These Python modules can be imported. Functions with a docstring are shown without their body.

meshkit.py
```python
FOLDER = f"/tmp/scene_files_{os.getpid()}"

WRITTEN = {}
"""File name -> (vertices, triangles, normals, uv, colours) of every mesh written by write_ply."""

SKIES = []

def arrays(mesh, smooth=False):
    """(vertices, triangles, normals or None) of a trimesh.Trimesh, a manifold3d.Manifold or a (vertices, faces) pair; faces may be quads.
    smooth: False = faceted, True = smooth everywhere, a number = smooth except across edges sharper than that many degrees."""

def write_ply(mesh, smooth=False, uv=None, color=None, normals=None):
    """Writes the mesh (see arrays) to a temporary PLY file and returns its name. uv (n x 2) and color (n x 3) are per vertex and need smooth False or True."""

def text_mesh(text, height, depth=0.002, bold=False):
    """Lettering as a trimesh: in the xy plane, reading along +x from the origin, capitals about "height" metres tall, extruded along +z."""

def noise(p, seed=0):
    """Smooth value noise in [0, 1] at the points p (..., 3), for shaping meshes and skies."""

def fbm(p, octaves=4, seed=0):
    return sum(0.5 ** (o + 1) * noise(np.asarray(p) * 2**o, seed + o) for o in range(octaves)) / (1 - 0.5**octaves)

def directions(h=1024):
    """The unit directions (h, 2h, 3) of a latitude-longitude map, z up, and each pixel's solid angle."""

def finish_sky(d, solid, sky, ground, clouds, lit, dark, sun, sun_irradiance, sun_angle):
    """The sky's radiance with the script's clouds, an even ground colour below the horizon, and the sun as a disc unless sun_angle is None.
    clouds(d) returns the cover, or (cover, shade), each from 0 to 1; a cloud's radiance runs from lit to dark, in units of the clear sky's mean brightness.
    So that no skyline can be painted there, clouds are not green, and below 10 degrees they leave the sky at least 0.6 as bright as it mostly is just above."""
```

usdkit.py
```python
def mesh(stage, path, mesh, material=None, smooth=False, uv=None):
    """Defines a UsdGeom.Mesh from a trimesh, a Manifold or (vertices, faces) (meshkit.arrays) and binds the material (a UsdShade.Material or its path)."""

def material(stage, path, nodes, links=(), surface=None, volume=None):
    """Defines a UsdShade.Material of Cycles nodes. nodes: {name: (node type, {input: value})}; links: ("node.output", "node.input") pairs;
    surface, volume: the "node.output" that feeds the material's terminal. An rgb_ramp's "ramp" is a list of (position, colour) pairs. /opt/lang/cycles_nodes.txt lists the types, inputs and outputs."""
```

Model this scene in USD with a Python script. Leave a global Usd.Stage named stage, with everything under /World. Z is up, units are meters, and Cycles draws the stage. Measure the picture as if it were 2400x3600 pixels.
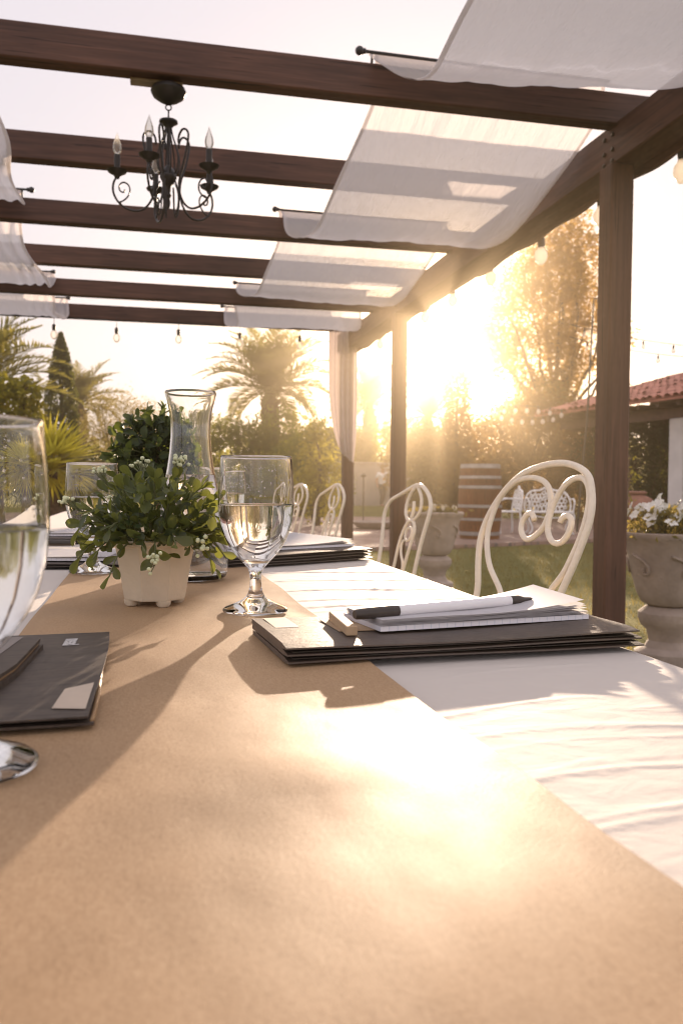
import math, numpy as np, trimesh, usdkit, meshkit
import manifold3d as m3
from pxr import Usd, UsdGeom, UsdLux, UsdShade, Gf, Sdf, Vt

stage = Usd.Stage.CreateInMemory()
UsdGeom.SetStageUpAxis(stage, UsdGeom.Tokens.z)
UsdGeom.SetStageMetersPerUnit(stage, 1.0)
UsdGeom.Xform.Define(stage, '/World')
UsdGeom.Scope.Define(stage, '/World/Looks')
V = np.array
rad = math.radians

# ------------------------------------------------------------------ camera, sky, sun, exposure
EXPOSURE = 0.90
SUN_AZ, SUN_EL = rad(19.0), rad(10.2)
SUN_I, SKY_S = 1.25, 0.10
HAZE = .0016
EYE = V([0, 0, .905])
YAW, PITCH, ROLL = rad(12.6), rad(1.84), rad(.5)
fw = V([math.sin(YAW) * math.cos(PITCH), math.cos(YAW) * math.cos(PITCH), -math.sin(PITCH)])
rt = V([math.cos(YAW), -math.sin(YAW), 0]); up = np.cross(rt, fw)
rt2 = rt * math.cos(ROLL) + up * math.sin(ROLL); up2 = up * math.cos(ROLL) - rt * math.sin(ROLL)
cam = UsdGeom.Camera.Define(stage, '/World/Camera')
cam.AddTransformOp().Set(Gf.Matrix4d(*rt2, 0, *up2, 0, *(-fw), 0, *EYE, 1))
cam.CreateHorizontalApertureAttr(24.0); cam.CreateVerticalApertureAttr(36.0)
cam.CreateFocalLengthAttr(30.0); cam.CreateFStopAttr(11.0); cam.CreateFocusDistanceAttr(0.98)
cam.CreateClippingRangeAttr(Gf.Vec2f(.02, 2000)); cam.CreateExposureAttr(EXPOSURE)

sunv = V([math.sin(SUN_AZ) * math.cos(SUN_EL), math.cos(SUN_AZ) * math.cos(SUN_EL), math.sin(SUN_EL)])
dome = UsdLux.DomeLight.Define(stage, '/World/sky')
dome.GetPrim().SetCustomDataByKey('kind', 'structure')
sky_m = usdkit.material(stage, '/World/Looks/sky', {
    'sky': ('sky_texture', dict(sky_type='single_scattering', sun_disc=False, sun_elevation=SUN_EL, sun_rotation=SUN_AZ,
                                altitude=300., air_density=1.0, aerosol_density=2.5, ozone_density=1.0)),
    'tc': ('texture_coordinate', {}),
    'map': ('mapping', dict(scale=(1.2, 1.2, 4.0))),
    'n': ('noise_texture', dict(scale=1.6, detail=5., roughness=.55)),
    'mr': ('map_range', dict(from_min=.35, from_max=.75, to_min=.90, to_max=.96, clamp=True)),
    'mix': ('mix', dict(color2=(4.6, 4.28, 4.62))),
    'bg': ('background_shader', dict(strength=SKY_S))},
    [('tc.generated', 'map.vector'), ('map.vector', 'n.vector'), ('n.fac', 'mr.value'), ('mr.result', 'mix.fac'),
     ('sky.color', 'mix.color1'), ('mix.color', 'bg.color')], surface='bg.background')
UsdShade.MaterialBindingAPI.Apply(dome.GetPrim()).Bind(sky_m)
sun = UsdLux.DistantLight.Define(stage, '/World/Sun')
sx = np.cross([0, 0, 1.], sunv); sx /= np.linalg.norm(sx); sy = np.cross(sunv, sx)
sun.AddTransformOp().Set(Gf.Matrix4d(*sx, 0, *sy, 0, *sunv, 0, 0, 0, 30, 1))
sun.CreateNormalizeAttr(True); sun.CreateIntensityAttr(SUN_I); sun.CreateAngleAttr(.5); sun.CreateColorAttr(Gf.Vec3f(1, .77, .57))

# ------------------------------------------------------------------ materials
MATS = {}
def mat(name, nodes, links, surface, volume=None):
    MATS[name] = usdkit.material(stage, '/World/Looks/' + name, nodes, links, surface=surface, volume=volume)
    return MATS[name]
def plain(name, col, rough=.6, spec=.5, metal=0., vary=.25, scale=8., bump=0., bscale=60., stretch=(1, 1, 1), space='object', coat=0.):
    """principled with noise-driven colour variation and a fine bump"""
    c = V(col)
    return mat(name, {
        'tc': ('texture_coordinate', {}), 'mp': ('mapping', dict(scale=stretch)),
        'n': ('noise_texture', dict(scale=scale, detail=4., roughness=.6)),
        'r': ('rgb_ramp', {'ramp': [(.25, tuple(c * (1 - vary))), (.75, tuple(np.minimum(c * (1 + vary), .95)))]}),
        'bn': ('noise_texture', dict(scale=bscale, detail=3.)), 'b': ('bump', dict(strength=bump, distance=.01)),
        'p': ('principled_bsdf', dict(roughness=rough, specular_ior_level=spec, metallic=metal, coat_weight=coat, coat_roughness=.15))},
        [('tc.' + space, 'mp.vector'), ('mp.vector', 'n.vector'), ('mp.vector', 'bn.vector'), ('n.fac', 'r.fac'), ('r.color', 'p.base_color'),
         ('bn.fac', 'b.height')] + ([('b.normal', 'p.normal')] if bump else []), 'p.BSDF')
def leafmat(name, c1, c2, trans, tw=.45, rough=.45, per_object=False, spec=.4):
    src = ('oi.random' if per_object else 'g.random_per_island')
    return mat(name, {
        'g': ('geometry', {}), 'oi': ('object_info', {}),
        'r': ('rgb_ramp', {'ramp': [(0., c1), (1., c2)]}),
        'p': ('principled_bsdf', dict(roughness=rough, specular_ior_level=spec)),
        't': ('translucent_bsdf', dict(color=trans)), 'm': ('mix_closure', dict(fac=tw))},
        [(src, 'r.fac'), ('r.color', 'p.base_color'), ('p.BSDF', 'm.closure1'), ('t.BSDF', 'm.closure2')], 'm.closure')
def woodmat(name, c_dark, c_light, axis, rough=.6, scale=3., contrast=1.):
    st = [14., 14., 14.]; st[axis] = .7
    return mat(name, {
        'tc': ('texture_coordinate', {}), 'mp': ('mapping', dict(scale=tuple(st))),
        'n': ('noise_texture', dict(scale=scale, detail=6., roughness=.65, distortion=.6)),
        'n2': ('noise_texture', dict(scale=1.3, detail=2.)),
        'r': ('rgb_ramp', {'ramp': [(.25, c_dark), (.7, c_light)]}),
        'mc': ('mapping', dict(scale=tuple(V(st) * V([1.9, 1.9, 1.9]) * np.where(np.arange(3) == axis, .55, 1)))), 'nc': ('noise_texture', dict(scale=2.1, detail=3., distortion=.5)),
        'rc': ('rgb_ramp', {'ramp': [(0., (1., 1., 1.)), (.635, (1., 1., 1.)), (.66, (.3, .28, .27)), (.70, (.3, .28, .27)), (.72, (1., 1., 1.)), (1., (1., 1., 1.))]}), 'mk': ('mix', dict(mix_type='multiply', fac=1.)),
        'mx': ('mix', dict(mix_type='multiply', fac=.7)), 'b': ('bump', dict(strength=.5, distance=.006)),
        'r2': ('rgb_ramp', {'ramp': [(.3, (.5, .46, .44)), (.5, (.95, .9, .88)), (.7, (1.3, 1.25, 1.2))]}),
        'p': ('principled_bsdf', dict(roughness=rough, specular_ior_level=.35))},
        [('tc.object', 'mp.vector'), ('mp.vector', 'n.vector'), ('tc.object', 'n2.vector'), ('n.fac', 'r.fac'), ('n2.fac', 'r2.fac'),
         ('r.color', 'mx.color1'), ('r2.color', 'mx.color2'), ('tc.object', 'mc.vector'), ('mc.vector', 'nc.vector'), ('nc.fac', 'rc.fac'), ('mx.color', 'mk.color1'), ('rc.color', 'mk.color2'), ('mk.color', 'p.base_color'), ('n.fac', 'b.height'), ('b.normal', 'p.normal')], 'p.BSDF')

woodmat('wood_x', (.046, .022, .014), (.125, .060, .040), 0)
woodmat('wood_y', (.046, .022, .014), (.125, .060, .040), 1)
woodmat('wood_z', (.046, .022, .014), (.125, .060, .040), 2)
woodmat('barrel_wood', (.09, .032, .010), (.21, .08, .026), 2, scale=4.)
plain('iron_black', (.018, .014, .012), .42, .5, vary=.3, bump=.15, bscale=90)
plain('bulb_socket', (.02, .018, .016), .5)
plain('cord', (.02, .018, .016), .6)
plain('hoop', (.30, .28, .26), .5, .5, metal=.5, vary=.2)
plain('chair_paint', (.72, .63, .50), .34, .5, vary=.08, scale=45, bump=.22, bscale=160, coat=.2)
plain('white_iron', (.74, .72, .70), .45, .5, vary=.1)
plain('steel_bolt', (.1, .09, .08), .4, .5, metal=.8)
plain('stucco', (.62, .58, .54), .85, .2, vary=.1, scale=3, bump=.3, bscale=40)
plain('wall_grey', (.36, .32, .29), .85, .2, vary=.12, scale=2, bump=.3, bscale=30)
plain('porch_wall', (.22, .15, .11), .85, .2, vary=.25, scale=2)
plain('roof_tile', (.40, .17, .12), .8, .3, vary=.4, scale=3.5)
plain('door_wood', (.1, .05, .03), .5)
plain('urn_stone', (.36, .29, .24), .8, .25, vary=.22, scale=9, bump=.5, bscale=45)
plain('terracotta', (.24, .11, .075), .75, .25, vary=.2, scale=6)
plain('soil', (.06, .04, .028), .95, .1, bump=1., bscale=60)
plain('pot_cream', (.62, .52, .38), .55, .4, vary=.07, scale=30, bump=.12, bscale=150)
plain('bark', (.13, .085, .055), .9, .2, vary=.4, scale=9, bump=.8, bscale=20, stretch=(1, 1, .4))
plain('palm_bark', (.12, .08, .05), .95, .15, vary=.45, scale=12, bump=1., bscale=14, stretch=(1, 1, 2))
plain('twig', (.12, .13, .05), .6)
plain('tip_wood', (.25, .16, .09), .8)
plain('berry', (.52, .54, .33), .4, .5, vary=.18, scale=60)
plain('flower_white', (.8, .78, .72), .6, vary=.05)
plain('flower_dry', (.5, .42, .3), .8, vary=.2)
plain('label_paper', (.60, .49, .38), .55, .45, vary=.06, scale=40)
plain('grey_label', (.23, .2, .18), .55, vary=.05)
plain('white_print', (.62, .60, .58), .6, vary=.02)
plain('pink_print', (.5, .2, .3), .6, vary=.02)
plain('marker_white', (.74, .72, .72), .35, .5, vary=.03)
plain('marker_cap', (.035, .026, .02), .35, .5, vary=.1)
plain('card_tan', (.42, .29, .17), .6, .4, vary=.12, scale=60)
plain('skin', (.4, .22, .15), .6); plain('hair', (.03, .02, .015), .6)
plain('shirt', (.72, .72, .72), .8, vary=.05); plain('trousers', (.05, .05, .06), .85); plain('shoe', (.5, .5, .5), .7)
plain('shirt_print', (.5, .3, .12), .8)
plain('tabletop_wood', (.25, .16, .09), .6, vary=.3, stretch=(10, 1, 10))
plain('table_leg', (.3, .3, .3), .4, metal=.7)
plain('stone_basin', (.3, .24, .2), .85, .2, vary=.2)

# leather-like menu cover, grained; satin so that the low sun glints on it
mat('menu_leather', {
    'tc': ('texture_coordinate', {}), 'n': ('noise_texture', dict(scale=30., detail=5.)),
    'mp': ('mapping', dict(scale=(60, 420, 60))), 'n2': ('noise_texture', dict(scale=1., detail=3., roughness=.7)),
    'r': ('rgb_ramp', {'ramp': [(.3, (.034, .021, .013)), (.7, (.075, .047, .029))]}),
    'b': ('bump', dict(strength=.8, distance=.0014)),
    'p': ('principled_bsdf', dict(roughness=.48, specular_ior_level=.9))},
    [('tc.object', 'n.vector'), ('tc.object', 'mp.vector'), ('mp.vector', 'n2.vector'), ('n.fac', 'r.fac'), ('r.color', 'p.base_color'),
     ('n2.fac', 'b.height'), ('b.normal', 'p.normal')], 'p.BSDF')
mat('menu_wood', {
    'tc': ('texture_coordinate', {}), 'mp': ('mapping', dict(scale=(45, 700, 45))), 'n': ('noise_texture', dict(scale=1., detail=4., roughness=.7)),
    'r': ('rgb_ramp', {'ramp': [(.36, (.014, .010, .007)), (.46, (.06, .043, .031)), (.75, (.105, .077, .056))]}),
    'b': ('bump', dict(strength=.3, distance=.0008)),
    'p': ('principled_bsdf', dict(roughness=.48, specular_ior_level=.4))},
    [('tc.object', 'mp.vector'), ('mp.vector', 'n.vector'), ('n.fac', 'r.fac'), ('r.color', 'p.base_color'), ('n.fac', 'b.height'), ('b.normal', 'p.normal')], 'p.BSDF')
mat('menu_edge', {'p': ('principled_bsdf', dict(base_color=(.34, .2, .09), roughness=.5))}, [], 'p.BSDF')
# thin paper lets light through
mat('paper', {
    'tc': ('texture_coordinate', {}), 'n': ('noise_texture', dict(scale=200., detail=2.)), 'b': ('bump', dict(strength=.08, distance=.0008)),
    'd': ('principled_bsdf', dict(base_color=(.78, .76, .78), roughness=.6, specular_ior_level=.35)), 't': ('translucent_bsdf', dict(color=(.75, .7, .62))), 'm': ('mix_closure', dict(fac=.3))},
    [('tc.object', 'n.vector'), ('n.fac', 'b.height'), ('b.normal', 'd.normal'), ('d.BSDF', 'm.closure1'), ('t.BSDF', 'm.closure2')], 'm.closure')
mat('paper_ruled', {
    'tc': ('texture_coordinate', {}), 'w': ('wave_texture', dict(wave_type='bands', bands_direction='x', scale=38., distortion=0.)),
    'r': ('rgb_ramp', {'ramp': [(0., (.6, .62, .68)), (.05, (.78, .76, .78)), (1., (.78, .76, .78))]}),
    'd': ('principled_bsdf', dict(roughness=.6))},
    [('tc.object', 'w.vector'), ('w.fac', 'r.fac'), ('r.color', 'd.base_color')], 'd.BSDF')
# kraft paper: fibres, satin calendered face, slow unevenness
mat('kraft', {
    'tc': ('texture_coordinate', {}), 'mf': ('mapping', dict(scale=(900., 170., 300.), rotation=(0, 0, .5))), 'nf': ('noise_texture', dict(scale=1., detail=2., distortion=1.2)), 'mn': ('mix', dict(fac=.42)),
    'n': ('noise_texture', dict(scale=520., detail=4., roughness=.7)),
    'mp': ('mapping', dict(scale=(7., 4., 6.))), 'n2': ('noise_texture', dict(scale=1.6, detail=2.5)),
    'r': ('rgb_ramp', {'ramp': [(.30, (.34, .205, .105)), (.5, (.51, .335, .19)), (.7, (.62, .44, .275))]}),
    'r2': ('rgb_ramp', {'ramp': [(.3, (.80, .78, .75)), (.7, (1., 1., 1.))]}), 'mx': ('mix', dict(mix_type='multiply', fac=1.)),
    'rr': ('map_range', dict(from_min=.3, from_max=.7, to_min=.50, to_max=.70, clamp=True)),
    'b': ('bump', dict(strength=.35, distance=.0006)), 'b2': ('bump', dict(strength=.55, distance=.007)),
    'p': ('principled_bsdf', dict(roughness=.5, specular_ior_level=.17, diffuse_roughness=.3))},
    [('tc.object', 'n.vector'), ('tc.object', 'mp.vector'), ('mp.vector', 'n2.vector'), ('tc.object', 'mf.vector'), ('mf.vector', 'nf.vector'), ('n.color', 'mn.color1'), ('nf.color', 'mn.color2'), ('mn.color', 'r.fac'), ('n2.fac', 'r2.fac'), ('n2.fac', 'rr.value'), ('rr.result', 'p.roughness'),
     ('r.color', 'mx.color1'), ('r2.color', 'mx.color2'), ('mx.color', 'p.base_color'), ('n2.fac', 'b2.height'), ('n.fac', 'b.height'), ('b2.normal', 'b.normal'), ('b.normal', 'p.normal')], 'p.BSDF')
mat('cloth', {
    'tc': ('texture_coordinate', {}), 'mp': ('mapping', dict(scale=(1., 1.6, 1.))), 'n': ('noise_texture', dict(scale=26., detail=5., roughness=.55, distortion=.4)),
    'n2': ('noise_texture', dict(scale=900., detail=1.)),
    'b': ('bump', dict(strength=.12, distance=.0006)), 'b2': ('bump', dict(strength=.35, distance=.004)),
    'p': ('principled_bsdf', dict(base_color=(.69, .62, .55), roughness=.75, specular_ior_level=.25, sheen_weight=.15))},
    [('tc.object', 'mp.vector'), ('mp.vector', 'n.vector'), ('tc.object', 'n2.vector'), ('n.fac', 'b2.height'), ('n2.fac', 'b.height'), ('b2.normal', 'b.normal'), ('b.normal', 'p.normal')], 'p.BSDF')
# voile of the shade panels and the drape
mat('voile', {
    'tc': ('texture_coordinate', {}), 'mp': ('mapping', dict(scale=(7., 1.2, 1.))), 'n': ('noise_texture', dict(scale=3., detail=4., roughness=.6)),
    'b': ('bump', dict(strength=.6, distance=.03)),
    'd': ('diffuse_bsdf', dict(color=(.78, .74, .75), roughness=.4)), 't': ('translucent_bsdf', dict(color=(.84, .78, .76))),
    'm': ('mix_closure', dict(fac=.55)), 'tr': ('transparent_bsdf', {}), 'm2': ('mix_closure', dict(fac=.12))},
    [('tc.object', 'mp.vector'), ('mp.vector', 'n.vector'), ('n.fac', 'b.height'), ('b.normal', 'd.normal'), ('b.normal', 't.normal'),
     ('d.BSDF', 'm.closure1'), ('t.BSDF', 'm.closure2'), ('m.closure', 'm2.closure1'), ('tr.BSDF', 'm2.closure2')], 'm2.closure')
mat('drape_cloth', {
    'd': ('diffuse_bsdf', dict(color=(.70, .62, .60), roughness=.4)), 't': ('translucent_bsdf', dict(color=(.66, .56, .54))), 'm': ('mix_closure', dict(fac=.3))},
    [('d.BSDF', 'm.closure1'), ('t.BSDF', 'm.closure2')], 'm.closure')
mat('glass', {'g': ('glass_bsdf', dict(color=(.985, .985, .98), roughness=0., IOR=1.5))}, [], 'g.BSDF')
mat('water', {'g': ('glass_bsdf', dict(color=(.99, .99, .99), roughness=0., IOR=1.33))}, [], 'g.BSDF')
mat('bulb_glass', {
    'f': ('fresnel', dict(IOR=1.5)), 't': ('transparent_bsdf', dict(color=(.93, .93, .92))), 'g': ('glossy_bsdf', dict(color=(1, 1, 1), roughness=.03)), 'tl': ('translucent_bsdf', dict(color=(.8, .75, .66))),
    'm': ('mix_closure', {}), 'm2': ('mix_closure', dict(fac=.15))},
    [('f.fac', 'm.fac'), ('t.BSDF', 'm.closure1'), ('g.BSDF', 'm.closure2'), ('m.closure', 'm2.closure1'), ('tl.BSDF', 'm2.closure2')], 'm2.closure')
mat('bulb_frosted', {
    't': ('transparent_bsdf', {}), 'd': ('principled_bsdf', dict(base_color=(.85, .82, .76), roughness=.3)), 'tl': ('translucent_bsdf', dict(color=(.95, .9, .82))),
    'm': ('mix_closure', dict(fac=.75)), 'm2': ('mix_closure', dict(fac=.1))},
    [('d.BSDF', 'm.closure1'), ('tl.BSDF', 'm.closure2'), ('m.closure', 'm2.closure1'), ('t.BSDF', 'm2.closure2')], 'm2.closure')

leafmat('leaf_pot', (.03, .055, .022), (.10, .125, .045), (.38, .40, .07), .34, .36, per_object=True, spec=.5)
leafmat('leaf_topiary', (.02, .04, .015), (.05, .075, .025), (.25, .30, .05), .3, .4, per_object=True)
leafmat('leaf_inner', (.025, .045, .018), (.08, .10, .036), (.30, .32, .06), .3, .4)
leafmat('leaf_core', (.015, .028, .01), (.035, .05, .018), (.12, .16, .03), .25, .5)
leafmat('leaf_hedge', (.03, .052, .012), (.08, .09, .02), (.44, .42, .05), .42)
leafmat('leaf_dark', (.022, .038, .012), (.05, .06, .02), (.2, .2, .04), .35)
leafmat('leaf_gold', (.07, .085, .015), (.13, .11, .02), (.6, .5, .06), .5)
leafmat('leaf_olive', (.06, .07, .03), (.12, .11, .045), (.5, .38, .1), .45)
leafmat('leaf_tree', (.08, .065, .02), (.14, .10, .03), (.75, .47, .11), .58)
leafmat('leaf_rust', (.05, .045, .016), (.11, .07, .025), (.50, .28, .07), .45)
leafmat('palm_leaf', (.05, .065, .022), (.10, .10, .035), (.45, .38, .08), .4, .4)
leafmat('palm_fan', (.11, .12, .02), (.19, .17, .03), (.8, .68, .07), .55, .4)
mat('lawn', {
    'g': ('geometry', {}), 'n': ('noise_texture', dict(scale=.9, detail=6., roughness=.7)), 'n2': ('noise_texture', dict(scale=28., detail=4.)),
    'r': ('rgb_ramp', {'ramp': [(.3, (.055, .065, .02)), (.7, (.13, .12, .04))]}),
    'mx': ('mix', dict(mix_type='multiply', fac=.6)), 'r2': ('rgb_ramp', {'ramp': [(.3, (.5, .5, .5)), (.7, (1.3, 1.3, 1.2))]}),
    'b': ('bump', dict(strength=1., distance=.03)), 'p': ('principled_bsdf', dict(roughness=.9, specular_ior_level=.1, sheen_weight=.3, sheen_tint=(.9, .8, .3)))},
    [('g.position', 'n.vector'), ('g.position', 'n2.vector'), ('n.fac', 'r.fac'), ('n2.fac', 'r2.fac'), ('r.color', 'mx.color1'), ('r2.color', 'mx.color2'),
     ('mx.color', 'p.base_color'), ('n2.fac', 'b.height'), ('b.normal', 'p.normal')], 'p.BSDF')
mat('paving', {
    'g': ('geometry', {}), 'br': ('brick_texture', dict(scale=2.2, color1=(.30, .19, .15), color2=(.38, .26, .21), mortar=(.2, .16, .14), mortar_size=.02)),
    'n': ('noise_texture', dict(scale=2.5, detail=4.)), 'r': ('rgb_ramp', {'ramp': [(.3, (.75, .72, .7)), (.7, (1.15, 1.15, 1.15))]}),
    'mx': ('mix', dict(mix_type='multiply', fac=1.)), 'p': ('principled_bsdf', dict(roughness=.75, specular_ior_level=.3))},
    [('g.position', 'br.vector'), ('g.position', 'n.vector'), ('n.fac', 'r.fac'), ('br.color', 'mx.color1'), ('r.color', 'mx.color2'), ('mx.color', 'p.base_color')], 'p.BSDF')

# ------------------------------------------------------------------ prims
NAMES = {}
def numbered(path):
    n = NAMES.get(path, 0); NAMES[path] = n + 1
    return path if n == 0 else f'{path}_{n:03d}'
def tag(p, label=None, cat=None, group=None, kind=None):
    for k, v in (('label', label), ('category', cat), ('group', group), ('kind', kind)):
        if v: p.SetCustomDataByKey(k, v)
def thing(name, label, cat, loc=(0, 0, 0), rz=0., group=None, kind=None):
    x = UsdGeom.Xform.Define(stage, numbered('/World/' + name))
    x.AddTranslateOp().Set(Gf.Vec3d(*map(float, loc))); x.AddRotateZOp().Set(math.degrees(rz))
    tag(x.GetPrim(), label, cat, group, kind)
    return str(x.GetPath())
def part(parent, name, mesh, m, smooth=False, label=None, kind=None):
    p = usdkit.mesh(stage, numbered(parent + '/' + name), mesh, MATS[m], smooth=smooth)
    if smooth is False: pass
    tag(p.GetPrim(), label, kind=kind)
    return str(p.GetPath())
def single(name, mesh, m, label, cat, smooth=False, group=None, kind=None):
    p = usdkit.mesh(stage, numbered('/World/' + name), mesh, MATS[m], smooth=smooth)
    tag(p.GetPrim(), label, cat, group, kind)
    return str(p.GetPath())
def struct(name, mesh, m, smooth=False):
    return single(name, mesh, m, None, None, smooth, kind='structure')
def copy(src, name, label, cat, loc, rz=0., group=None):
    x = UsdGeom.Xform.Define(stage, numbered('/World/' + name))
    x.GetPrim().GetReferences().AddInternalReference(src)
    x.GetPrim().SetInstanceable(True)
    x.ClearXformOpOrder()
    x.AddTranslateOp().Set(Gf.Vec3d(*map(float, loc))); x.AddRotateZOp().Set(math.degrees(rz))
    tag(x.GetPrim(), label, cat, group)
    return str(x.GetPath())

# ------------------------------------------------------------------ shapes
def cat_(ms):
    ms = [m for m in ms]
    vs, fs, o = [], [], 0
    for v, f in ms:
        vs.append(v); fs.append(np.asarray(f) + o); o += len(v)
    return np.vstack(vs), np.vstack(fs)
def tri(f):
    f = np.asarray(f)
    return np.vstack([f[:, [0, 1, 2]], f[:, [0, 2, 3]]]) if f.shape[1] == 4 else f
def box(lo, hi, ch=0.):
    lo, hi = V(lo, float), V(hi, float)
    if ch <= 0:
        t = trimesh.creation.box(bounds=[lo, hi]); return np.array(t.vertices), np.array(t.faces)
    pts = []
    for a in (0, 1):
        for b in (0, 1):
            for c in (0, 1):
                p = V([(lo, hi)[a][0], (lo, hi)[b][1], (lo, hi)[c][2]]); s = V([1 - 2 * a, 1 - 2 * b, 1 - 2 * c]) * ch
                for k in range(3):
                    q = p + s; q[k] = p[k]; pts.append(q)
    h = trimesh.convex.convex_hull(V(pts)); return np.array(h.vertices), np.array(h.faces)
def lathe(prof, n=48, closed=True):
    """prof: (r, z) from bottom on the axis (or not) to the top."""
    prof = V(prof, float); a = np.linspace(0, 2 * np.pi, n, endpoint=False)
    k = len(prof); v = np.stack([prof[:, None, 0] * np.cos(a), prof[:, None, 0] * np.sin(a), np.repeat(prof[:, 1:2], n, 1)], -1).reshape(-1, 3)
    i, j = np.meshgrid(np.arange(k - 1), np.arange(n), indexing='ij'); jn = (j + 1) % n
    f = np.stack([i * n + j, i * n + jn, (i + 1) * n + jn, (i + 1) * n + j], -1).reshape(-1, 4)
    f = tri(f); t = trimesh.Trimesh(v, f, process=False); t.merge_vertices(); t.update_faces(t.nondegenerate_faces())
    return np.array(t.vertices), np.array(t.faces)
def spline(pts, n=8, closed=False):
    p = V(pts, float)
    from scipy.interpolate import CubicSpline
    d = np.concatenate([[0], np.cumsum(np.maximum(np.linalg.norm(np.diff(p, axis=0), axis=1), 1e-6) ** .6)])
    return CubicSpline(d, p)(np.linspace(0, d[-1], n * (len(p) - 1) + 1))
def tube(path, r, n=8, cap=True):
    p = V(path, float); k = len(p); r = np.broadcast_to(np.asarray(r, float), (k,))
    t = np.gradient(p, axis=0); t /= np.maximum(np.linalg.norm(t, axis=1, keepdims=True), 1e-12)
    u = np.cross(t[0], [0, 0, 1.] if abs(t[0][2]) < .9 else [1., 0, 0]); u /= np.linalg.norm(u)
    a = np.linspace(0, 2 * np.pi, n, endpoint=False); rings = []
    for i in range(k):
        u = u - t[i] * (u @ t[i]); u /= max(np.linalg.norm(u), 1e-12); w = np.cross(t[i], u)
        rings.append(p[i] + r[i] * (np.cos(a)[:, None] * u + np.sin(a)[:, None] * w))
    v = np.vstack(rings); i, j = np.meshgrid(np.arange(k - 1), np.arange(n), indexing='ij'); jn = (j + 1) % n
    f = tri(np.stack([i * n + j, i * n + jn, (i + 1) * n + jn, (i + 1) * n + j], -1).reshape(-1, 4))
    if cap:
        v = np.vstack([v, p[:1], p[-1:]]); c0, c1 = k * n, k * n + 1; jj = np.arange(n); jn = (jj + 1) % n
        f = np.vstack([f, np.stack([np.full(n, c0), jn, jj], 1), np.stack([np.full(n, c1), (k - 1) * n + jj, (k - 1) * n + jn], 1)])
    return v, f
def grid(fn, nu, nv, thick=0.):
    """fn(u, v) -> points; a sheet, with a back side if thick"""
    u, v = np.meshgrid(np.linspace(0, 1, nu), np.linspace(0, 1, nv), indexing='ij')
    p = fn(u, v).reshape(-1, 3)
    i, j = np.meshgrid(np.arange(nu - 1), np.arange(nv - 1), indexing='ij')
    f = tri(np.stack([i * nv + j, (i + 1) * nv + j, (i + 1) * nv + j + 1, i * nv + j + 1], -1).reshape(-1, 4))
    return p, f
def xf(m, loc=(0, 0, 0), rz=0., s=1., R=None):
    v = V(m[0]) * s; c, q = math.cos(rz), math.sin(rz)
    R = V([[c, -q, 0], [q, c, 0], [0, 0, 1]]) if R is None else R
    return v @ R.T + V(loc), m[1]
def ball(c, r, sub=2):
    t = trimesh.creation.icosphere(sub, 1.); return np.array(t.vertices) * V(r) + V(c), np.array(t.faces)
def unit(v): v = V(v, float); return v / np.maximum(np.linalg.norm(v, axis=-1, keepdims=True), 1e-9)
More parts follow.
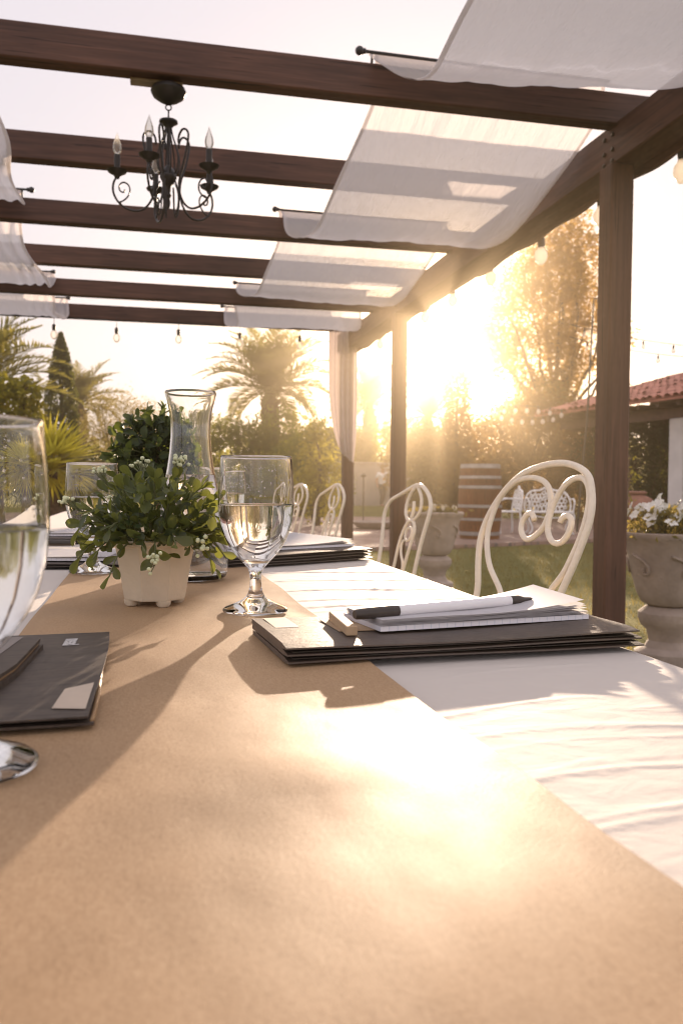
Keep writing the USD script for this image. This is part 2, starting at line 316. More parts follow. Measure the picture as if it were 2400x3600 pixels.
def leaf_cloud(rng, P, size, aspect=2.2, bend=.25, up_bias=0.):
    """one folded diamond (4 verts, 2 tris) per point"""
    n = len(P); d = unit(rng.normal(size=(n, 3)) + V([0, 0, up_bias])); s = unit(np.cross(d, rng.normal(size=(n, 3)))); w = np.cross(d, s)
    L = (size * rng.uniform(.6, 1.35, n))[:, None]; W = L / aspect * .5
    v = np.stack([P - d * L * .5, P + s * W + w * L * bend * .3, P + d * L * .5 - w * L * bend * .2, P - s * W + w * L * bend * .3], 1).reshape(-1, 3)
    k = np.arange(n)[:, None] * 4
    return v, np.vstack([k + V([0, 1, 2]), k + V([0, 2, 3])])
def in_lobes(rng, lobes, n, shell=.5):
    """points in a union of ellipsoids (c, r3), denser to the outside, clumped"""
    w = V([np.prod(l[1]) ** .7 for l in lobes]); which = rng.choice(len(lobes), n, p=w / w.sum())
    d = unit(rng.normal(size=(n, 3))); rr = rng.uniform(0, 1, n) ** (1 / (3 + 3 * shell))
    C = V([l[0] for l in lobes])[which]; R = V([l[1] for l in lobes])[which]
    P = C + d * R * rr[:, None] * rng.uniform(.85, 1.12, n)[:, None]
    return P
def clumps(rng, P, per, spread):
    return (P[:, None] + rng.normal(size=(len(P), per, 3)) * spread).reshape(-1, 3)

# ================================================================== THE SETTING
# lawn: one sheet out to the horizon, gently uneven near
gx = np.concatenate([[-900, -200, -60], np.linspace(-25, 30, 56), [60, 200, 900]]); gy = np.concatenate([[-900, -200, -40], np.linspace(-10, 60, 71), [90, 250, 1200]])
G = np.stack(np.meshgrid(gx, gy, indexing='ij'), -1); z = .02 * np.sin(G[..., 0] * .9) * np.cos(G[..., 1] * .7) * (abs(G[..., 0]) < 25) * (G[..., 1] < 60) * (G[..., 1] > -10)
ni, nj = len(gx), len(gy); i, j = np.meshgrid(np.arange(ni - 1), np.arange(nj - 1), indexing='ij')
struct('lawn', (np.concatenate([G, (z - .025)[..., None]], -1).reshape(-1, 3), tri(np.stack([i * nj + j, (i + 1) * nj + j, (i + 1) * nj + j + 1, i * nj + j + 1], -1).reshape(-1, 4))), 'lawn', True)
# paved walk crossing behind the pergola
poly = V([(-9, 9.6), (2.63, 11.55), (4.32, 11.9), (8.3, 13.5), (14, 15.2), (14, 20.4), (11.5, 20.6), (8.0, 21.4), (5.0, 22.6), (-9, 20.0)])
import shapely.geometry as sg
pv = trimesh.creation.extrude_polygon(sg.Polygon(poly).buffer(.15, join_style=1), .06, engine='earcut')
struct('paved_path', (np.array(pv.vertices) + V([0, 0, -.02]), np.array(pv.faces)), 'paving')
# strip of grass blades along the near lawn where the chairs stand
rng = np.random.default_rng(5)
nb = 26000
P = np.stack([rng.uniform(.9, 8.5, nb), rng.uniform(2.2, 12.2, nb), np.full(nb, -.015)], 1)
P = P[P[:, 1] < 11.3 + (P[:, 0] - 2.6) * .27]
L = rng.uniform(.02, .05, len(P)); a = rng.uniform(0, 2 * np.pi, len(P)); s = np.stack([np.cos(a), np.sin(a), 0 * a], 1); lean = np.stack([rng.normal(0, .3, len(P)), rng.normal(0, .3, len(P)), np.ones(len(P))], 1)
bv = np.stack([P - s * .004, P + s * .004, P + lean * L[:, None]], 1).reshape(-1, 3)
single('grass', (bv, np.arange(len(bv)).reshape(-1, 3)), 'leaf_olive', 'short dry lawn grass between the pergola posts and the paving', 'grass', kind='stuff')

# ------------------------------------------------------------------ pergola
pg = thing('pergola', 'dark brown timber pergola over the long table', 'pergola')
RY = [3.71 + 1.13 * k for k in range(-4, 6)]
for y in RY:
    part(pg, 'rafter', box((-2.40, y, 2.622), (2.405, y + .09, 2.770), .006), 'wood_x')
def notched(xa, xb):
    return box((xa, -1.2, 2.450), (xb, 9.72, 2.640), .006)
for xa, xb in ((2.15, 2.30), (-2.30, -2.15)):
    part(pg, 'beam', notched(xa, xb), 'wood_y')
for xp in (2.125, -2.255):
    for y in (3.72, 7.40, 9.44, -.3):
        po = part(pg, 'post', box((xp + .005, y, -.02), (xp + .125, y + .12, 2.449), .008), 'wood_z')
        if xp > 0 and y > 0:
            for zz in (2.475, 2.53, 2.60):
                for dy in (.03, .105):
                    part(po, 'bolt', xf(lathe([(0, 0), (.011, 0), (.011, .007), (.006, .01), (0, .01)], 6), (2.149, y + dy, zz - .012), R=V([[0, 0, -1.], [0, 1, 0], [1, 0, 0]])), 'steel_bolt')
# scalloped valance board below the outer edge of the right beam
ys = np.linspace(-1.2, 9.72, 330)
dep = .022 + .024 * np.abs(np.sin(ys * 2 * np.pi / 2.1)) ** .7 * (.55 + .45 * np.sin(ys * 9.1)) * (np.sin(ys * 1.7) > -.6)
sc = sg.Polygon(np.concatenate([np.stack([ys, -dep], 1), [(9.72, .17), (-1.2, .17)]]))
t = trimesh.creation.extrude_polygon(sc.buffer(0), .022, engine='earcut'); v = np.array(t.vertices)
part(pg, 'valance_board', (np.stack([2.3045 + v[:, 2], v[:, 0], 2.455 + v[:, 1]], 1), np.array(t.faces)), 'wood_y')
# rods on which the shade panels hang, with ball finials and brackets
def rod(x0, x1, y, z):
    rp = part(pg, 'curtain_rod', tube([(x0, y, z), ((x0 + x1) / 2, y, z - .004), (x1, y, z)], .008, 8), 'iron_black', 60)
    xi = x0 if x0 > 0 else x1; sg_ = -1 if x0 > 0 else 1
    part(rp, 'finial', cat_([ball((xi + sg_ * .03, y, z), .02, 2), ball((xi + sg_ * .008, y, z), (.010, .014, .014), 1)]), 'iron_black', True)
    part(rp, 'bracket', tube([(xi - sg_ * .03, y + .02, 2.772), (xi - sg_ * .03, y + .01, z)], .006, 6), 'iron_black', True)
ZR = 2.83
for x0, y in ((.93, RY[4]), (.875, RY[6]), (.81, RY[8]), (.78, RY[9])): rod(x0, 2.12, y + .03, ZR)
for x1, y in ((-.80, RY[6]), (-.90, RY[8]), (-.87, RY[9])): rod(-2.12, x1, y + .03, ZR)

# ------------------------------------------------------------------ shade panels
def shade(y0, y1, xl0, xl1, xr, sag_l, sag_r, seed, gather=0., nu=60, nv=70, xr1=None, pw=2):
    xr1 = xr if xr1 is None else xr1
    rg = np.random.default_rng(seed); ph = rg.uniform(0, 6.28, 8)
    def fn(u, v):
        y = y0 + (y1 - y0) * u; s = 1 - np.abs(2 * u - 1) ** pw
        sag = (sag_l * (1 - v) + sag_r * v) * s
        xl = xl0 + (xl1 - xl0) * u
        x = xl + (xr + (xr1 - xr) * u - xl) * v
        x = x + (.035 * np.sin(5 * u + ph[0]) + .02 * np.sin(11 * u + ph[1])) * np.minimum(1, 4 * s)
        z_ = ZR - .008 - sag
        # folds that run from rod to rod
        z_ = z_ + (.0035 * np.sin(24 * v + ph[2] + 2 * u) + .002 * np.sin(55 * v + ph[3] - 3 * u) + .006 * np.sin(7 * v + ph[4])) * np.minimum(1, 3 * s)
        if gather:
            e = np.exp(-((v - (1 if gather > 0 else 0)) / .16) ** 2)
            z_ = z_ + abs(gather) * e * np.sin(v * 95 + 1.5 * u + ph[5]) * np.minimum(1, 3 * s); x = x + .01 * e * np.sin(14 * u + ph[6])
        return np.stack([x, y, z_], -1)
    return fn, nu, nv
def shade_panel(args, label, edge=0):
    fn, nu, nv = args; t = thing('shade_panel', label, 'shade panel', group=gsh)
    part(t, 'panel', grid(fn, nu, nv), 'voile', True)
    for e in ((0., .016), (.984, 1.)):      # folded side hems, doubled cloth
        part(t, 'hem', grid(lambda u, v: fn(u, e[0] + (e[1] - e[0]) * v) - V([0, 0, .004]), nu, 3), 'voile', True)
gsh = 'white shade panels slung under the rafters'
shade_panel(shade(RY[2] + .03, RY[4] + .03, .98, .94, 2.13, .49, .36, 1, nu=80), 'white fabric shade panel sagging at the top right, nearest the camera')
shade_panel(shade(RY[4] + .03, RY[6] + .03, .97, .885, 2.10, .44, .42, 2, nu=80), 'long white striped-lit shade panel just behind the front rafter on the right')
shade_panel(shade(RY[6] + .03, RY[8] + .03, .87, .82, 2.08, .32, .34, 3), 'smaller white shade panel above the sun, third along the right beam')
shade_panel(shade(RY[8] + .03, RY[9] + .03, .80, .78, 2.08, .30, .28, 4, nu=40), 'short white shade panel at the far right corner over the hanging drape')
shade_panel(shade(RY[4] + .03, RY[6] + .03, -2.1, -2.1, -.66, .24, .24, 5, gather=.012, xr1=-.825, pw=4), 'white shade panel cut by the left edge, highest of the left ones')
shade_panel(shade(RY[6] + .03, RY[8] + .03, -2.1, -2.1, -.825, .22, .23, 6, gather=.02, xr1=-.87, pw=5), 'gathered white shade panel at left edge between two others')
shade_panel(shade(RY[8] + .03, RY[9] + .03, -2.1, -2.1, -.87, .26, .28, 7, gather=.02, nu=40, xr1=-.86, pw=3), 'far left white shade panel just above the palms')

# drape hanging at the far right corner post
def drape(u, v):     # u down, v across
    w = .33 * (1 - .62 * u ** 4) ; cx = 2.09 + .06 * u ** 3
    x = cx + (v - .5) * w; y = 9.33 + .03 * np.sin(v * 26 + 2 * u) * (1 - .3 * u) + .02 * np.sin(v * 11)
    zt = 2.62 - 1.47 * u + .10 * (1 - v) * u ** 3
    return np.stack([x, y, zt], -1)
single('corner_drape', grid(drape, 40, 50), 'drape_cloth', 'narrow white drape hanging down at the far corner post', 'curtain', True)

# ------------------------------------------------------------------ chandelier under the front rafter
CH = V([.072, 3.80, 2.606])
ch = thing('chandelier', 'black wrought iron chandelier with five candle bulbs under the front rafter', 'chandelier', CH)
part(ch, 'mounting_plate', box((-.16, -.03, .004), (.06, .03, .0155), .003), 'urn_stone')
part(ch, 'canopy', lathe([(0, -.075), (.012, -.072), (.045, -.055), (.066, -.04), (.076, -.02), (.07, -.004), (.066, -.001), (0, -.001)], 32), 'iron_black', 40)
tor = trimesh.creation.torus(.012, .003, 16, 8); tv, tf = np.array(tor.vertices), np.array(tor.faces)
Rx = V([[1., 0, 0], [0, 0, -1], [0, 1, 0]])
part(ch, 'link', xf((tv, tf), (0, 0, -.085), R=Rx), 'iron_black', True)
part(ch, 'rod', tube([(0, 0, -.094), (0, 0, -.135)], .0035, 8), 'iron_black', True)
part(ch, 'top_cup', lathe([(0, -.13), (.02, -.134), (.039, -.142), (.04, -.15), (.026, -.157), (.016, -.17), (.012, -.185), (0, -.185)], 24), 'iron_black', 40)
part(ch, 'column', lathe([(0, -.185), (.006, -.185), (.006, -.33), (.02, -.345), (.034, -.37), (.036, -.385), (.026, -.405), (.012, -.42), (.008, -.45), (.013, -.46), (.006, -.475), (.010, -.49), (.005, -.515), (0, -.52)], 20), 'iron_black', 40)
for k in range(8):     # basket of bars round the column
    a = k * math.pi / 4 + .2
    R_ = lambda r: (r * math.cos(a), r * math.sin(a))
    part(ch, 'basket_bar', tube(spline([(*R_(.012), -.17), (*R_(.03), -.235), (*R_(.048), -.30), (*R_(.032), -.37)], 5), .0035, 6), 'iron_black', True)
bulb_prof = [(0, 0), (.007, 0), (.0125, .012), (.0145, .022), (.0125, .036), (.007, .052), (.0025, .066), (0, .074)]
for k in range(5):
    a = rad(-112 + 72 * k); ca, sa = math.cos(a), math.sin(a)
    def rz_(pts): return [(r * ca, r * sa, z) for r, z in pts]
    arm = part(ch, 'arm', tube(spline(rz_([(.055, -.245), (.058, -.212), (.080, -.190), (.103, -.205), (.104, -.245), (.088, -.31), (.068, -.37), (.058, -.425), (.075, -.49), (.118, -.53), (.17, -.527), (.213, -.495), (.232, -.45), (.226, -.41), (.212, -.392)]), 6), .0048, 7), 'iron_black', True)
    part(arm, 'scroll', tube(spline(rz_([(.205, -.50), (.18, -.485), (.162, -.455), (.168, -.425), (.19, -.415), (.205, -.43), (.203, -.45), (.19, -.457), (.183, -.445)]), 6), .0036, 6), 'iron_black', True)
    part(arm, 'loop', tube(spline(rz_([(.035, -.40), (.052, -.45), (.05, -.52), (.038, -.545), (.03, -.51), (.026, -.43)]), 6), .0034, 6), 'iron_black', True)
    c = (.215 * ca, .215 * sa)
    cd = part(ch, 'candle', xf(lathe([(0, -.398), (.009, -.400), (.014, -.388), (.038, -.374), (.043, -.366), (.038, -.364), (.013, -.370), (.0125, -.300), (0, -.300)], 20), (*c, 0)), 'iron_black', 35)
    part(cd, 'bulb', xf(lathe(bulb_prof, 20), (*c, -.300), s=1.3), 'bulb_glass', True)

# ------------------------------------------------------------------ festoon lights
def festoon(name, label, path, hooks, bulbs, frosted=False, drop=.06, s=1.0, r=.004, group=None):
    th = thing(name, label, 'string lights', group=group)
    part(th, 'cord', tube(path, r, 5), 'cord', True)
    for x, y, z in bulbs:      # (x, y, z) is the bulb's centre; the cord hook is above it
        so = part(th, 'socket', cat_([xf(lathe([(0, .028), (.013, .028), (.016, .045), (.016, .07), (.008, .082), (0, .085)], 12), (x, y, z), s=s), tube([(x, y, z + .08 * s), (x, y, z + (.08 + drop) * s)], .003, 5)]), 'bulb_socket', 40)
        part(so, 'bulb', xf(lathe([(0, -.045), (.012, -.042), (.024, -.026), (.029, -.008), (.026, .010), (.016, .024), (.014, .032), (0, .032)], 16), (x, y, z), s=s), 'bulb_frosted' if frosted else 'bulb_glass', True)
    return th
festoon('festoon_lights', 'string lights of clear bulbs hanging below the far end rafter', spline([(-2.1, 9.33, 2.60), (-.98, 9.33, 2.615), (-.35, 9.33, 2.61), (.29, 9.33, 2.612), (.94, 9.33, 2.615), (1.6, 9.33, 2.61), (2.1, 9.33, 2.61)], 4), 0,
        [(-1.62, 9.33, 2.43), (-.98, 9.33, 2.44), (-.353, 9.33, 2.435), (.288, 9.33, 2.45), (.94, 9.33, 2.44), (1.6, 9.33, 2.44)], drop=.09, s=1.25)
bl = [(2.345, y, z) for y, z in ((3.484, 2.345), (4.2, 2.36), (4.918, 2.335), (5.718, 2.385), (6.5, 2.39), (7.2, 2.39), (8.0, 2.39), (8.7, 2.39))]
festoon('festoon_lights', 'string lights of frosted bulbs along the outer side of the right beam', spline([(2.345, 2.8, 2.50), (2.345, 3.484, 2.49), (2.345, 4.2, 2.50), (2.345, 4.918, 2.49), (2.345, 5.718, 2.50), (2.345, 6.5, 2.50), (2.345, 7.2, 2.51), (2.345, 8.0, 2.5), (2.345, 9.3, 2.5)], 4), 0, bl, frosted=True, drop=.05, s=1.4)
def far_string(a, b, sag, n, label, frosted=False, s=1.1):
    a, b = V(a), V(b); tt = np.linspace(0, 1, 25); P = a + (b - a) * tt[:, None] - V([0, 0, sag]) * (4 * tt * (1 - tt))[:, None]
    tb = (np.arange(n) + .5) / n; B = a + (b - a) * tb[:, None] - V([0, 0, sag]) * (4 * tb * (1 - tb))[:, None] - V([0, 0, .11])
    festoon('festoon_lights', label, P, 0, [tuple(x) for x in B], frosted, drop=.02, s=s, r=.006)
far_string((7.4, 14.3, 3.85), (10.3, 13.2, 3.35), .10, 6, 'upper string of small bulbs crossing the sky toward the roof')
far_string((7.4, 14.3, 3.62), (10.3, 13.2, 3.2), .12, 5, 'lower string of small bulbs crossing the sky toward the roof')
far_string((7.7, 18.9, 2.72), (9.5, 18.4, 2.66), -.10, 7, 'upper row of white garden bulbs glinting before the dark shrubs', True, 1.6)
far_string((7.9, 18.8, 2.66), (9.3, 18.45, 2.62), .12, 6, 'lower row of white garden bulbs glinting before the dark shrubs', True, 1.6)

# ================================================================== TABLE
TZ = .7565
tb = thing('dining_table', 'long dining table under the white cloth', 'table', (0, 2.0, 0))
part(tb, 'tabletop', box((-.425, -2.65, .72), (.425, 2.65, TZ - .006), .004), 'tabletop_wood')
for x in (-.37, .37):
    for y in (-2.5, -.9, .9, 2.5):
        part(tb, 'leg', tube([(x, y, -.01), (x, y, .72)], .02, 10), 'table_leg', 40)
# cloth: creased on top, draping over the edges
rng = np.random.default_rng(11)
ridges = []
for k in range(150):
    y0 = rng.uniform(.15, 1.0) if k < 60 else rng.uniform(.8, 3.2)
    side = 1 if rng.random() < .72 else -1
    ridges.append((rng.uniform(.20, .42) * side if side > 0 else rng.uniform(-.42, -.14), y0, rng.normal(.08, .16), rng.uniform(.03, .12), rng.uniform(.0018, .0045), rng.uniform(.0002, .0007)))
for y0, am in ((.40, .0007), (.475, .0005), (.335, .0006), (1.02, .0018), (1.08, .0014), (1.18, .0018), (1.30, .0016), (1.42, .0018)):
    ridges.append((.31, y0, .05, .2, .0035, am))
def cloth_h(x, y):
    h = np.zeros_like(x)
    for cx, cy, a, L, w, am in ridges:
        dx, dy = x - cx, y - cy; u = dx * math.cos(a) + dy * math.sin(a); s = -dx * math.sin(a) + dy * math.cos(a) - .012 * np.sin(u * 21 + cx * 30)
        m = (abs(u) < L * 1.6) & (abs(s) < w * 4)
        h[m] += am * np.exp(-(u[m] / L) ** 4 - (s[m] / w) ** 2)
    inside = np.clip((np.minimum(x - .165, 1) / .02), 0, 1) + np.clip((-.10 - x) / .02, 0, 1)
    return h * np.clip(inside, 0, 1)
ycl = np.concatenate([np.linspace(-.62, .1, 12)[:-1], np.linspace(.1, 1.0, 360)[:-1], np.linspace(1.0, 2.2, 240)[:-1], np.linspace(2.2, 4.62, 80)])
xcl = np.concatenate([np.linspace(-.432, -.12, 50)[:-1], np.linspace(-.12, .165, 12)[:-1], np.linspace(.165, .432, 90)])
X, Y = np.meshgrid(xcl, ycl, indexing='ij'); H = cloth_h(X, Y)
top = np.stack([X, Y, TZ - .002 + H], -1)
def hang(sgn):
    q = np.linspace(0, 1, 16)[1:]; row = xcl[-1] if sgn > 0 else xcl[0]
    Yq = np.repeat(ycl[None], len(q), 0); drop = .30 * q[:, None] + 0 * Yq
    fold = (.012 + .035 * q[:, None]) * (.6 + .4 * np.sin(Yq * 4.1)) * np.sin(Yq * 23 + 2 * np.sin(Yq * 3))
    return np.stack([row + sgn * (.004 + .02 * q[:, None] ** .5 + np.maximum(fold, -.012) * q[:, None] ** .5 * .6), Yq, TZ - .002 - drop + H[-1 if sgn > 0 else 0][None] * (1 - q[:, None])], -1)
full = np.concatenate([hang(-1)[::-1], top, hang(1)], 0); nu, nv = full.shape[:2]
i, j = np.meshgrid(np.arange(nu - 1), np.arange(nv - 1), indexing='ij')
single('tablecloth', (full.reshape(-1, 3), tri(np.stack([i * nv + j, (i + 1) * nv + j, (i + 1) * nv + j + 1, i * nv + j + 1], -1).reshape(-1, 4))), 'cloth', 'creased white cloth over the long table', 'tablecloth', True)
# kraft runner
def runner(u, v):
    y = -.55 + 5.1 * u ** 1.35
    xl = -.124 + .004 * np.sin(3.1 * y) ; xr = .178 + .016 * np.clip((.55 - y) / .35, 0, 1) ** 1.4 + .0012 * np.sin(17 * y) - .004 * np.clip((y - 1.) / 1., 0, 1)
    x = xl + (xr - xl) * v
    zz = TZ + .0022 + .0011 * np.sin(9 * y + 3 * v) * np.sin(5 * v + 1.3) + .0006 * np.sin(21 * y - 4 * v) + .0030 * np.exp(-((y - .485 + .10 * v) / .042) ** 2) * np.clip(v - .25, 0, 1) + .0020 * np.exp(-((y - .36 - .08 * v) / .035) ** 2) + .0016 * np.clip((v - .93) / .07, 0, 1) ** 2 * (.5 + .5 * np.sin(8 * y + .7))
    return np.stack([x, y, zz], -1)
single('paper_runner', grid(runner, 260, 60), 'kraft', 'brown kraft paper runner down the middle of the table', 'table runner', True)
TS = TZ + .0035       # where things stand on the runner
TC = TZ + .001       # and on the cloth

# ------------------------------------------------------------------ goblets
gob_out = [(0, 0), (.033, 0), (.0368, .0015), (.0372, .0032), (.034, .0058), (.024, .0095), (.0155, .0135), (.0105, .018), (.0078, .0235), (.0068, .030), (.0064, .037), (.007, .044), (.009, .0495), (.0145, .056), (.0235, .0655), (.0315, .0765), (.0375, .0895), (.0412, .104), (.0428, .120), (.0427, .137), (.0415, .155), (.0402, .1725), (.04025, .1742), (.0400, .1756), (.0396, .1763)]
gob_in = [(.0391, .1762), (.03885, .1753), (.0388, .1740), (.0391, .1722), (.0405, .155), (.0416, .137), (.0416, .120), (.0399, .104), (.0360, .0895), (.0298, .0775), (.021, .0675), (.011, .061), (0, .059)]
def goblet_water(level):
    p = [(0, .0595)]
    for r, z in gob_in[::-1][1:]:
        if z < level: p.append((r + .0003, z))
    rl = np.interp(level, [q[1] for q in gob_in[::-1]], [q[0] for q in gob_in[::-1]]); p += [(rl + .0003, level), (rl - .0015, level - .0007), (0, level - .0009)]
    return lathe(p, 64)
def goblet(loc, label, level, rz=0.):
    g = thing('water_goblet', label, 'goblet', loc, rz, 'stemmed water goblets on the table')
    part(g, 'glass', lathe(gob_out + gob_in, 72), 'glass', 50)
    part(g, 'water', goblet_water(level), 'water', 50)
    rg = np.random.default_rng(3); dr = []
    for k in range(150):
        z_ = rg.uniform(.124, .168); r_ = np.interp(z_, [q[1] for q in gob_in[::-1]], [q[0] for q in gob_in[::-1]]); a = rg.uniform(0, 6.283)
        dr.append(ball((r_ * math.cos(a), r_ * math.sin(a), z_), rg.uniform(.0003, .0009), 1))
    part(g, 'droplets', cat_(dr), 'water', True, kind='stuff')
    return g
g0 = goblet((.116, .961, TS), 'stemmed water goblet on the runner right of the potted plant', .122)
copy(g0, 'water_goblet', 'large foreground water goblet cut off by the left edge', 'goblet', (-.093, .455, TS), 1., 'stemmed water goblets on the table')
copy(g0, 'water_goblet', 'water goblet behind the potted plant on its left', 'goblet', (-.091, 1.424, TS), 2., 'stemmed water goblets on the table')
copy(g0, 'water_goblet', 'farther water goblet half hidden between carafe and front right goblet', 'goblet', (.138, 1.70, TS), 3., 'stemmed water goblets on the table')

# carafe
co = [(0, 0), (.048, 0), (.054, .003), (.0565, .010), (.0572, .03), (.0565, .058), (.0535, .085), (.0475, .112), (.041, .138), (.0362, .163), (.0322, .19), (.0302, .215), (.0302, .236), (.0322, .255), (.0362, .272), (.0385, .280), (.0388, .2825), (.038, .2842)]
ci = [(.0368, .2838), (.0362, .2805), (.034, .270), (.030, .253), (.0281, .235), (.0281, .215), (.0300, .19), (.0338, .163), (.0385, .138), (.0448, .112), (.0507, .085), (.0538, .058), (.0545, .03), (.0535, .013), (.048, .0075), (0, .0045)]
cf = thing('water_carafe', 'tall glass carafe of water behind the small potted plant', 'carafe', (.059, 1.319, TS))
part(cf, 'glass', lathe(co + ci, 72), 'glass', 50)
lv = .158; rl = np.interp(lv, [q[1] for q in ci[::-1]], [q[0] for q in ci[::-1]])
part(cf, 'water', lathe([(0, .0068)] + [(r + .0003, z) for r, z in ci[::-1][1:] if z < lv] + [(rl + .0003, lv), (rl - .0015, lv - .0008), (0, lv - .001)], 72), 'water', 50)

# ------------------------------------------------------------------ potted plants
def spoon(Ln, W, cup=.35, curl=.25, k=6):
    """obovate leaf along +x, mid rib along y=0, concave up"""
    u = np.linspace(0, 1, k); u = .5 * u + .5 * np.sin(u * np.pi / 2); w = W * .5 * np.sin(np.pi * np.clip(u, .0, 1) ** 1.85) ** .58 + W * .06 * (1 - u)
    w[-1] = W * .05
    x = Ln * u; zc = -curl * Ln * u ** 2
    rows = [np.stack([x, s * w, zc + cup * abs(s) ** 1.5 * w], 1) for s in (-1, -.5, 0, .5, 1)]
    v = np.stack(rows, 1).reshape(-1, 3); i, j = np.meshgrid(np.arange(k - 1), np.arange(4), indexing='ij')
    return v, tri(np.stack([i * 5 + j, (i + 1) * 5 + j, (i + 1) * 5 + j + 1, i * 5 + j + 1], -1).reshape(-1, 4))
def orient(d, nrm):
    d = unit(d); y = unit(np.cross(nrm, d)); return np.stack([d, y, np.cross(d, y)], 1)
def octa(r, z0, z1, r1):
    return None
def pot_mesh(s=1.):
    prof = [(0, .006), (.034, .006), (.0355, .009), (.041, .045), (.0455, .069), (.0475, .0705), (.0478, .076), (.0462, .078), (.043, .078), (.040, .060), (0, .058)]
    v, f = lathe(prof, 8)
    t = trimesh.Trimesh(v, f, process=False); return v * s, f
def bevelled_pot(s=1.):
    # octagon with rounded arrises: radius varies with the angle
    n = 96; a = np.linspace(0, 2 * np.pi, n, endpoint=False); oct_ = 1 / np.maximum(np.cos((a + np.pi / 8) % (np.pi / 4) - np.pi / 8), .1)
    oct_ = np.minimum(oct_, 1.078) * (1 + .012 * np.exp(-(((a + np.pi / 8) % (np.pi / 4) - np.pi / 4 * (((a + np.pi / 8) % (np.pi / 4)) > np.pi / 8)) / .05) ** 2))
    prof = V([(0, .007), (.0335, .007), (.035, .0095), (.0405, .045), (.0450, .070), (.0465, .0715), (.0470, .0765), (.0455, .078), (.043, .0775), (.040, .060), (0, .058)])
    v = np.stack([prof[:, None, 0] * oct_ * np.cos(a), prof[:, None, 0] * oct_ * np.sin(a), np.repeat(prof[:, 1:2], n, 1)], -1).reshape(-1, 3)
    k = len(prof); i, j = np.meshgrid(np.arange(k - 1), np.arange(n), indexing='ij'); jn = (j + 1) % n
    return v * s, tri(np.stack([i * n + j, i * n + jn, (i + 1) * n + jn, (i + 1) * n + j], -1).reshape(-1, 4))
def feet(th, s=1., r=.0285):
    for k in range(4):
        a = k * np.pi / 2 + .35
        part(th, 'foot', xf(lathe([(0, 0), (.006, 0), (.0085, .003), (.009, .0075), (0, .0075)], 12), (r * s * math.cos(a), r * s * math.sin(a), 0), s=s), 'pot_cream', 40)

pl = thing('potted_plant', 'bushy artificial plant with pale berry clusters in a cream octagonal pot', 'potted plant', (.005, 1.045, TS))
part(pl, 'pot', bevelled_pot(), 'pot_cream', 22)
feet(pl)
part(pl, 'moss', xf(lathe([(0, .068), (.02, .069), (.037, .064), (.041, .06), (0, .055)], 16)), 'leaf_core', True)
rng = np.random.default_rng(21)
stems, nleaf = [], 0
dirs = []
for k in range(43):
    g = k * 2.399963; h = 1 - (k + .5) / 43 * 1.14
    dirs.append((math.cos(g) * math.sqrt(max(0, 1 - h * h)), math.sin(g) * math.sqrt(max(0, 1 - h * h)), h))
berry_t = {0, 3, 6, 9, 14, 17, 22, 27, 31, 36}
for k, d in enumerate(dirs):
    d = unit(V(d) + rng.normal(0, .08, 3)); base = V([d[0] * .024, d[1] * .024, .060])
    Ls = rng.uniform(.058, .074) * (1.12 if d[2] > .5 else 1.0)
    drp = .026 * (1 - max(d[2], 0)) * rng.uniform(.4, 1.2)
    sp = lambda t: base + d * Ls * t + V([0, 0, .030 * math.sin(math.pi * min(t, 1) * .75) - drp * t ** 2 * 1.3])
    tt = np.linspace(0, 1, 7); path = V([sp(t) for t in tt]); stems.append(tube(path, np.linspace(.0014, .0008, 7), 5))
    for q in range(7):
        if nleaf >= 298: break
        t = .30 + .74 * (q + .5) / 7; p0 = sp(t); ax = unit(sp(t) - sp(t - .1)); az = q * 2.4 + k
        s1 = unit(np.cross(ax, V([.3, .2, 1.]))); s2 = np.cross(ax, s1)
        tilt = rng.uniform(.6, 1.1) * (1.2 - .5 * t)
        ld = unit(ax * math.cos(tilt) + (s1 * math.cos(az) + s2 * math.sin(az)) * math.sin(tilt) + V([0, 0, .12])); nm = unit(ax * .9 - ld * .2 + V([0, 0, .35]) + rng.normal(0, .3, 3))
        ln = rng.uniform(.014, .025); mesh = spoon(ln, ln * rng.uniform(.46, .60), rng.uniform(.15, .5), rng.uniform(-.1, .35), 8)
        part(pl, 'leaf', xf(mesh, p0, R=orient(ld, nm)), 'leaf_pot', True); nleaf += 1
    if k in berry_t:
        tip = sp(1.08); ms = []
        sts = [tube([sp(.9), tip], .0008, 4)]
        for b in range(int(rng.integers(8, 13))):
            o = unit(d * 1.1 + rng.normal(0, .6, 3) + V([0, 0, .2])) * rng.uniform(.008, .016)
            ms.append(ball(tip + d * .012 + o, rng.uniform(.0018, .0029), 1)); sts.append(tube([tip, tip + d * .008 + o * .4, tip + d * .012 + o], .0006, 4))
        bc = part(pl, 'berry_cluster', cat_(ms), 'berry', True, kind='stuff')
        part(bc, 'berry_stalk', cat_(sts), 'twig', True)
part(pl, 'stem', cat_(stems), 'twig', True, kind='stuff')
P = in_lobes(rng, [((0, 0, .105), (.074, .074, .052)), ((0, 0, .082), (.082, .082, .020))], 520, 0.); P = P[np.hypot(P[:, 0], P[:, 1]) + np.clip(.088 - P[:, 2], 0, 1) * 40 * (np.hypot(P[:, 0], P[:, 1]) < .047) < .2]
lf_ = [xf(spoon(rng.uniform(.012, .020), .0088, .3, .25, 6), p, R=orient(unit(p - V([0, 0, .06]) + rng.normal(0, .02, 3)), unit(rng.normal(size=3) + V([0, 0, 1.])))) for p in P]
part(pl, 'inner_foliage', cat_(lf_), 'leaf_inner', True, kind='stuff')

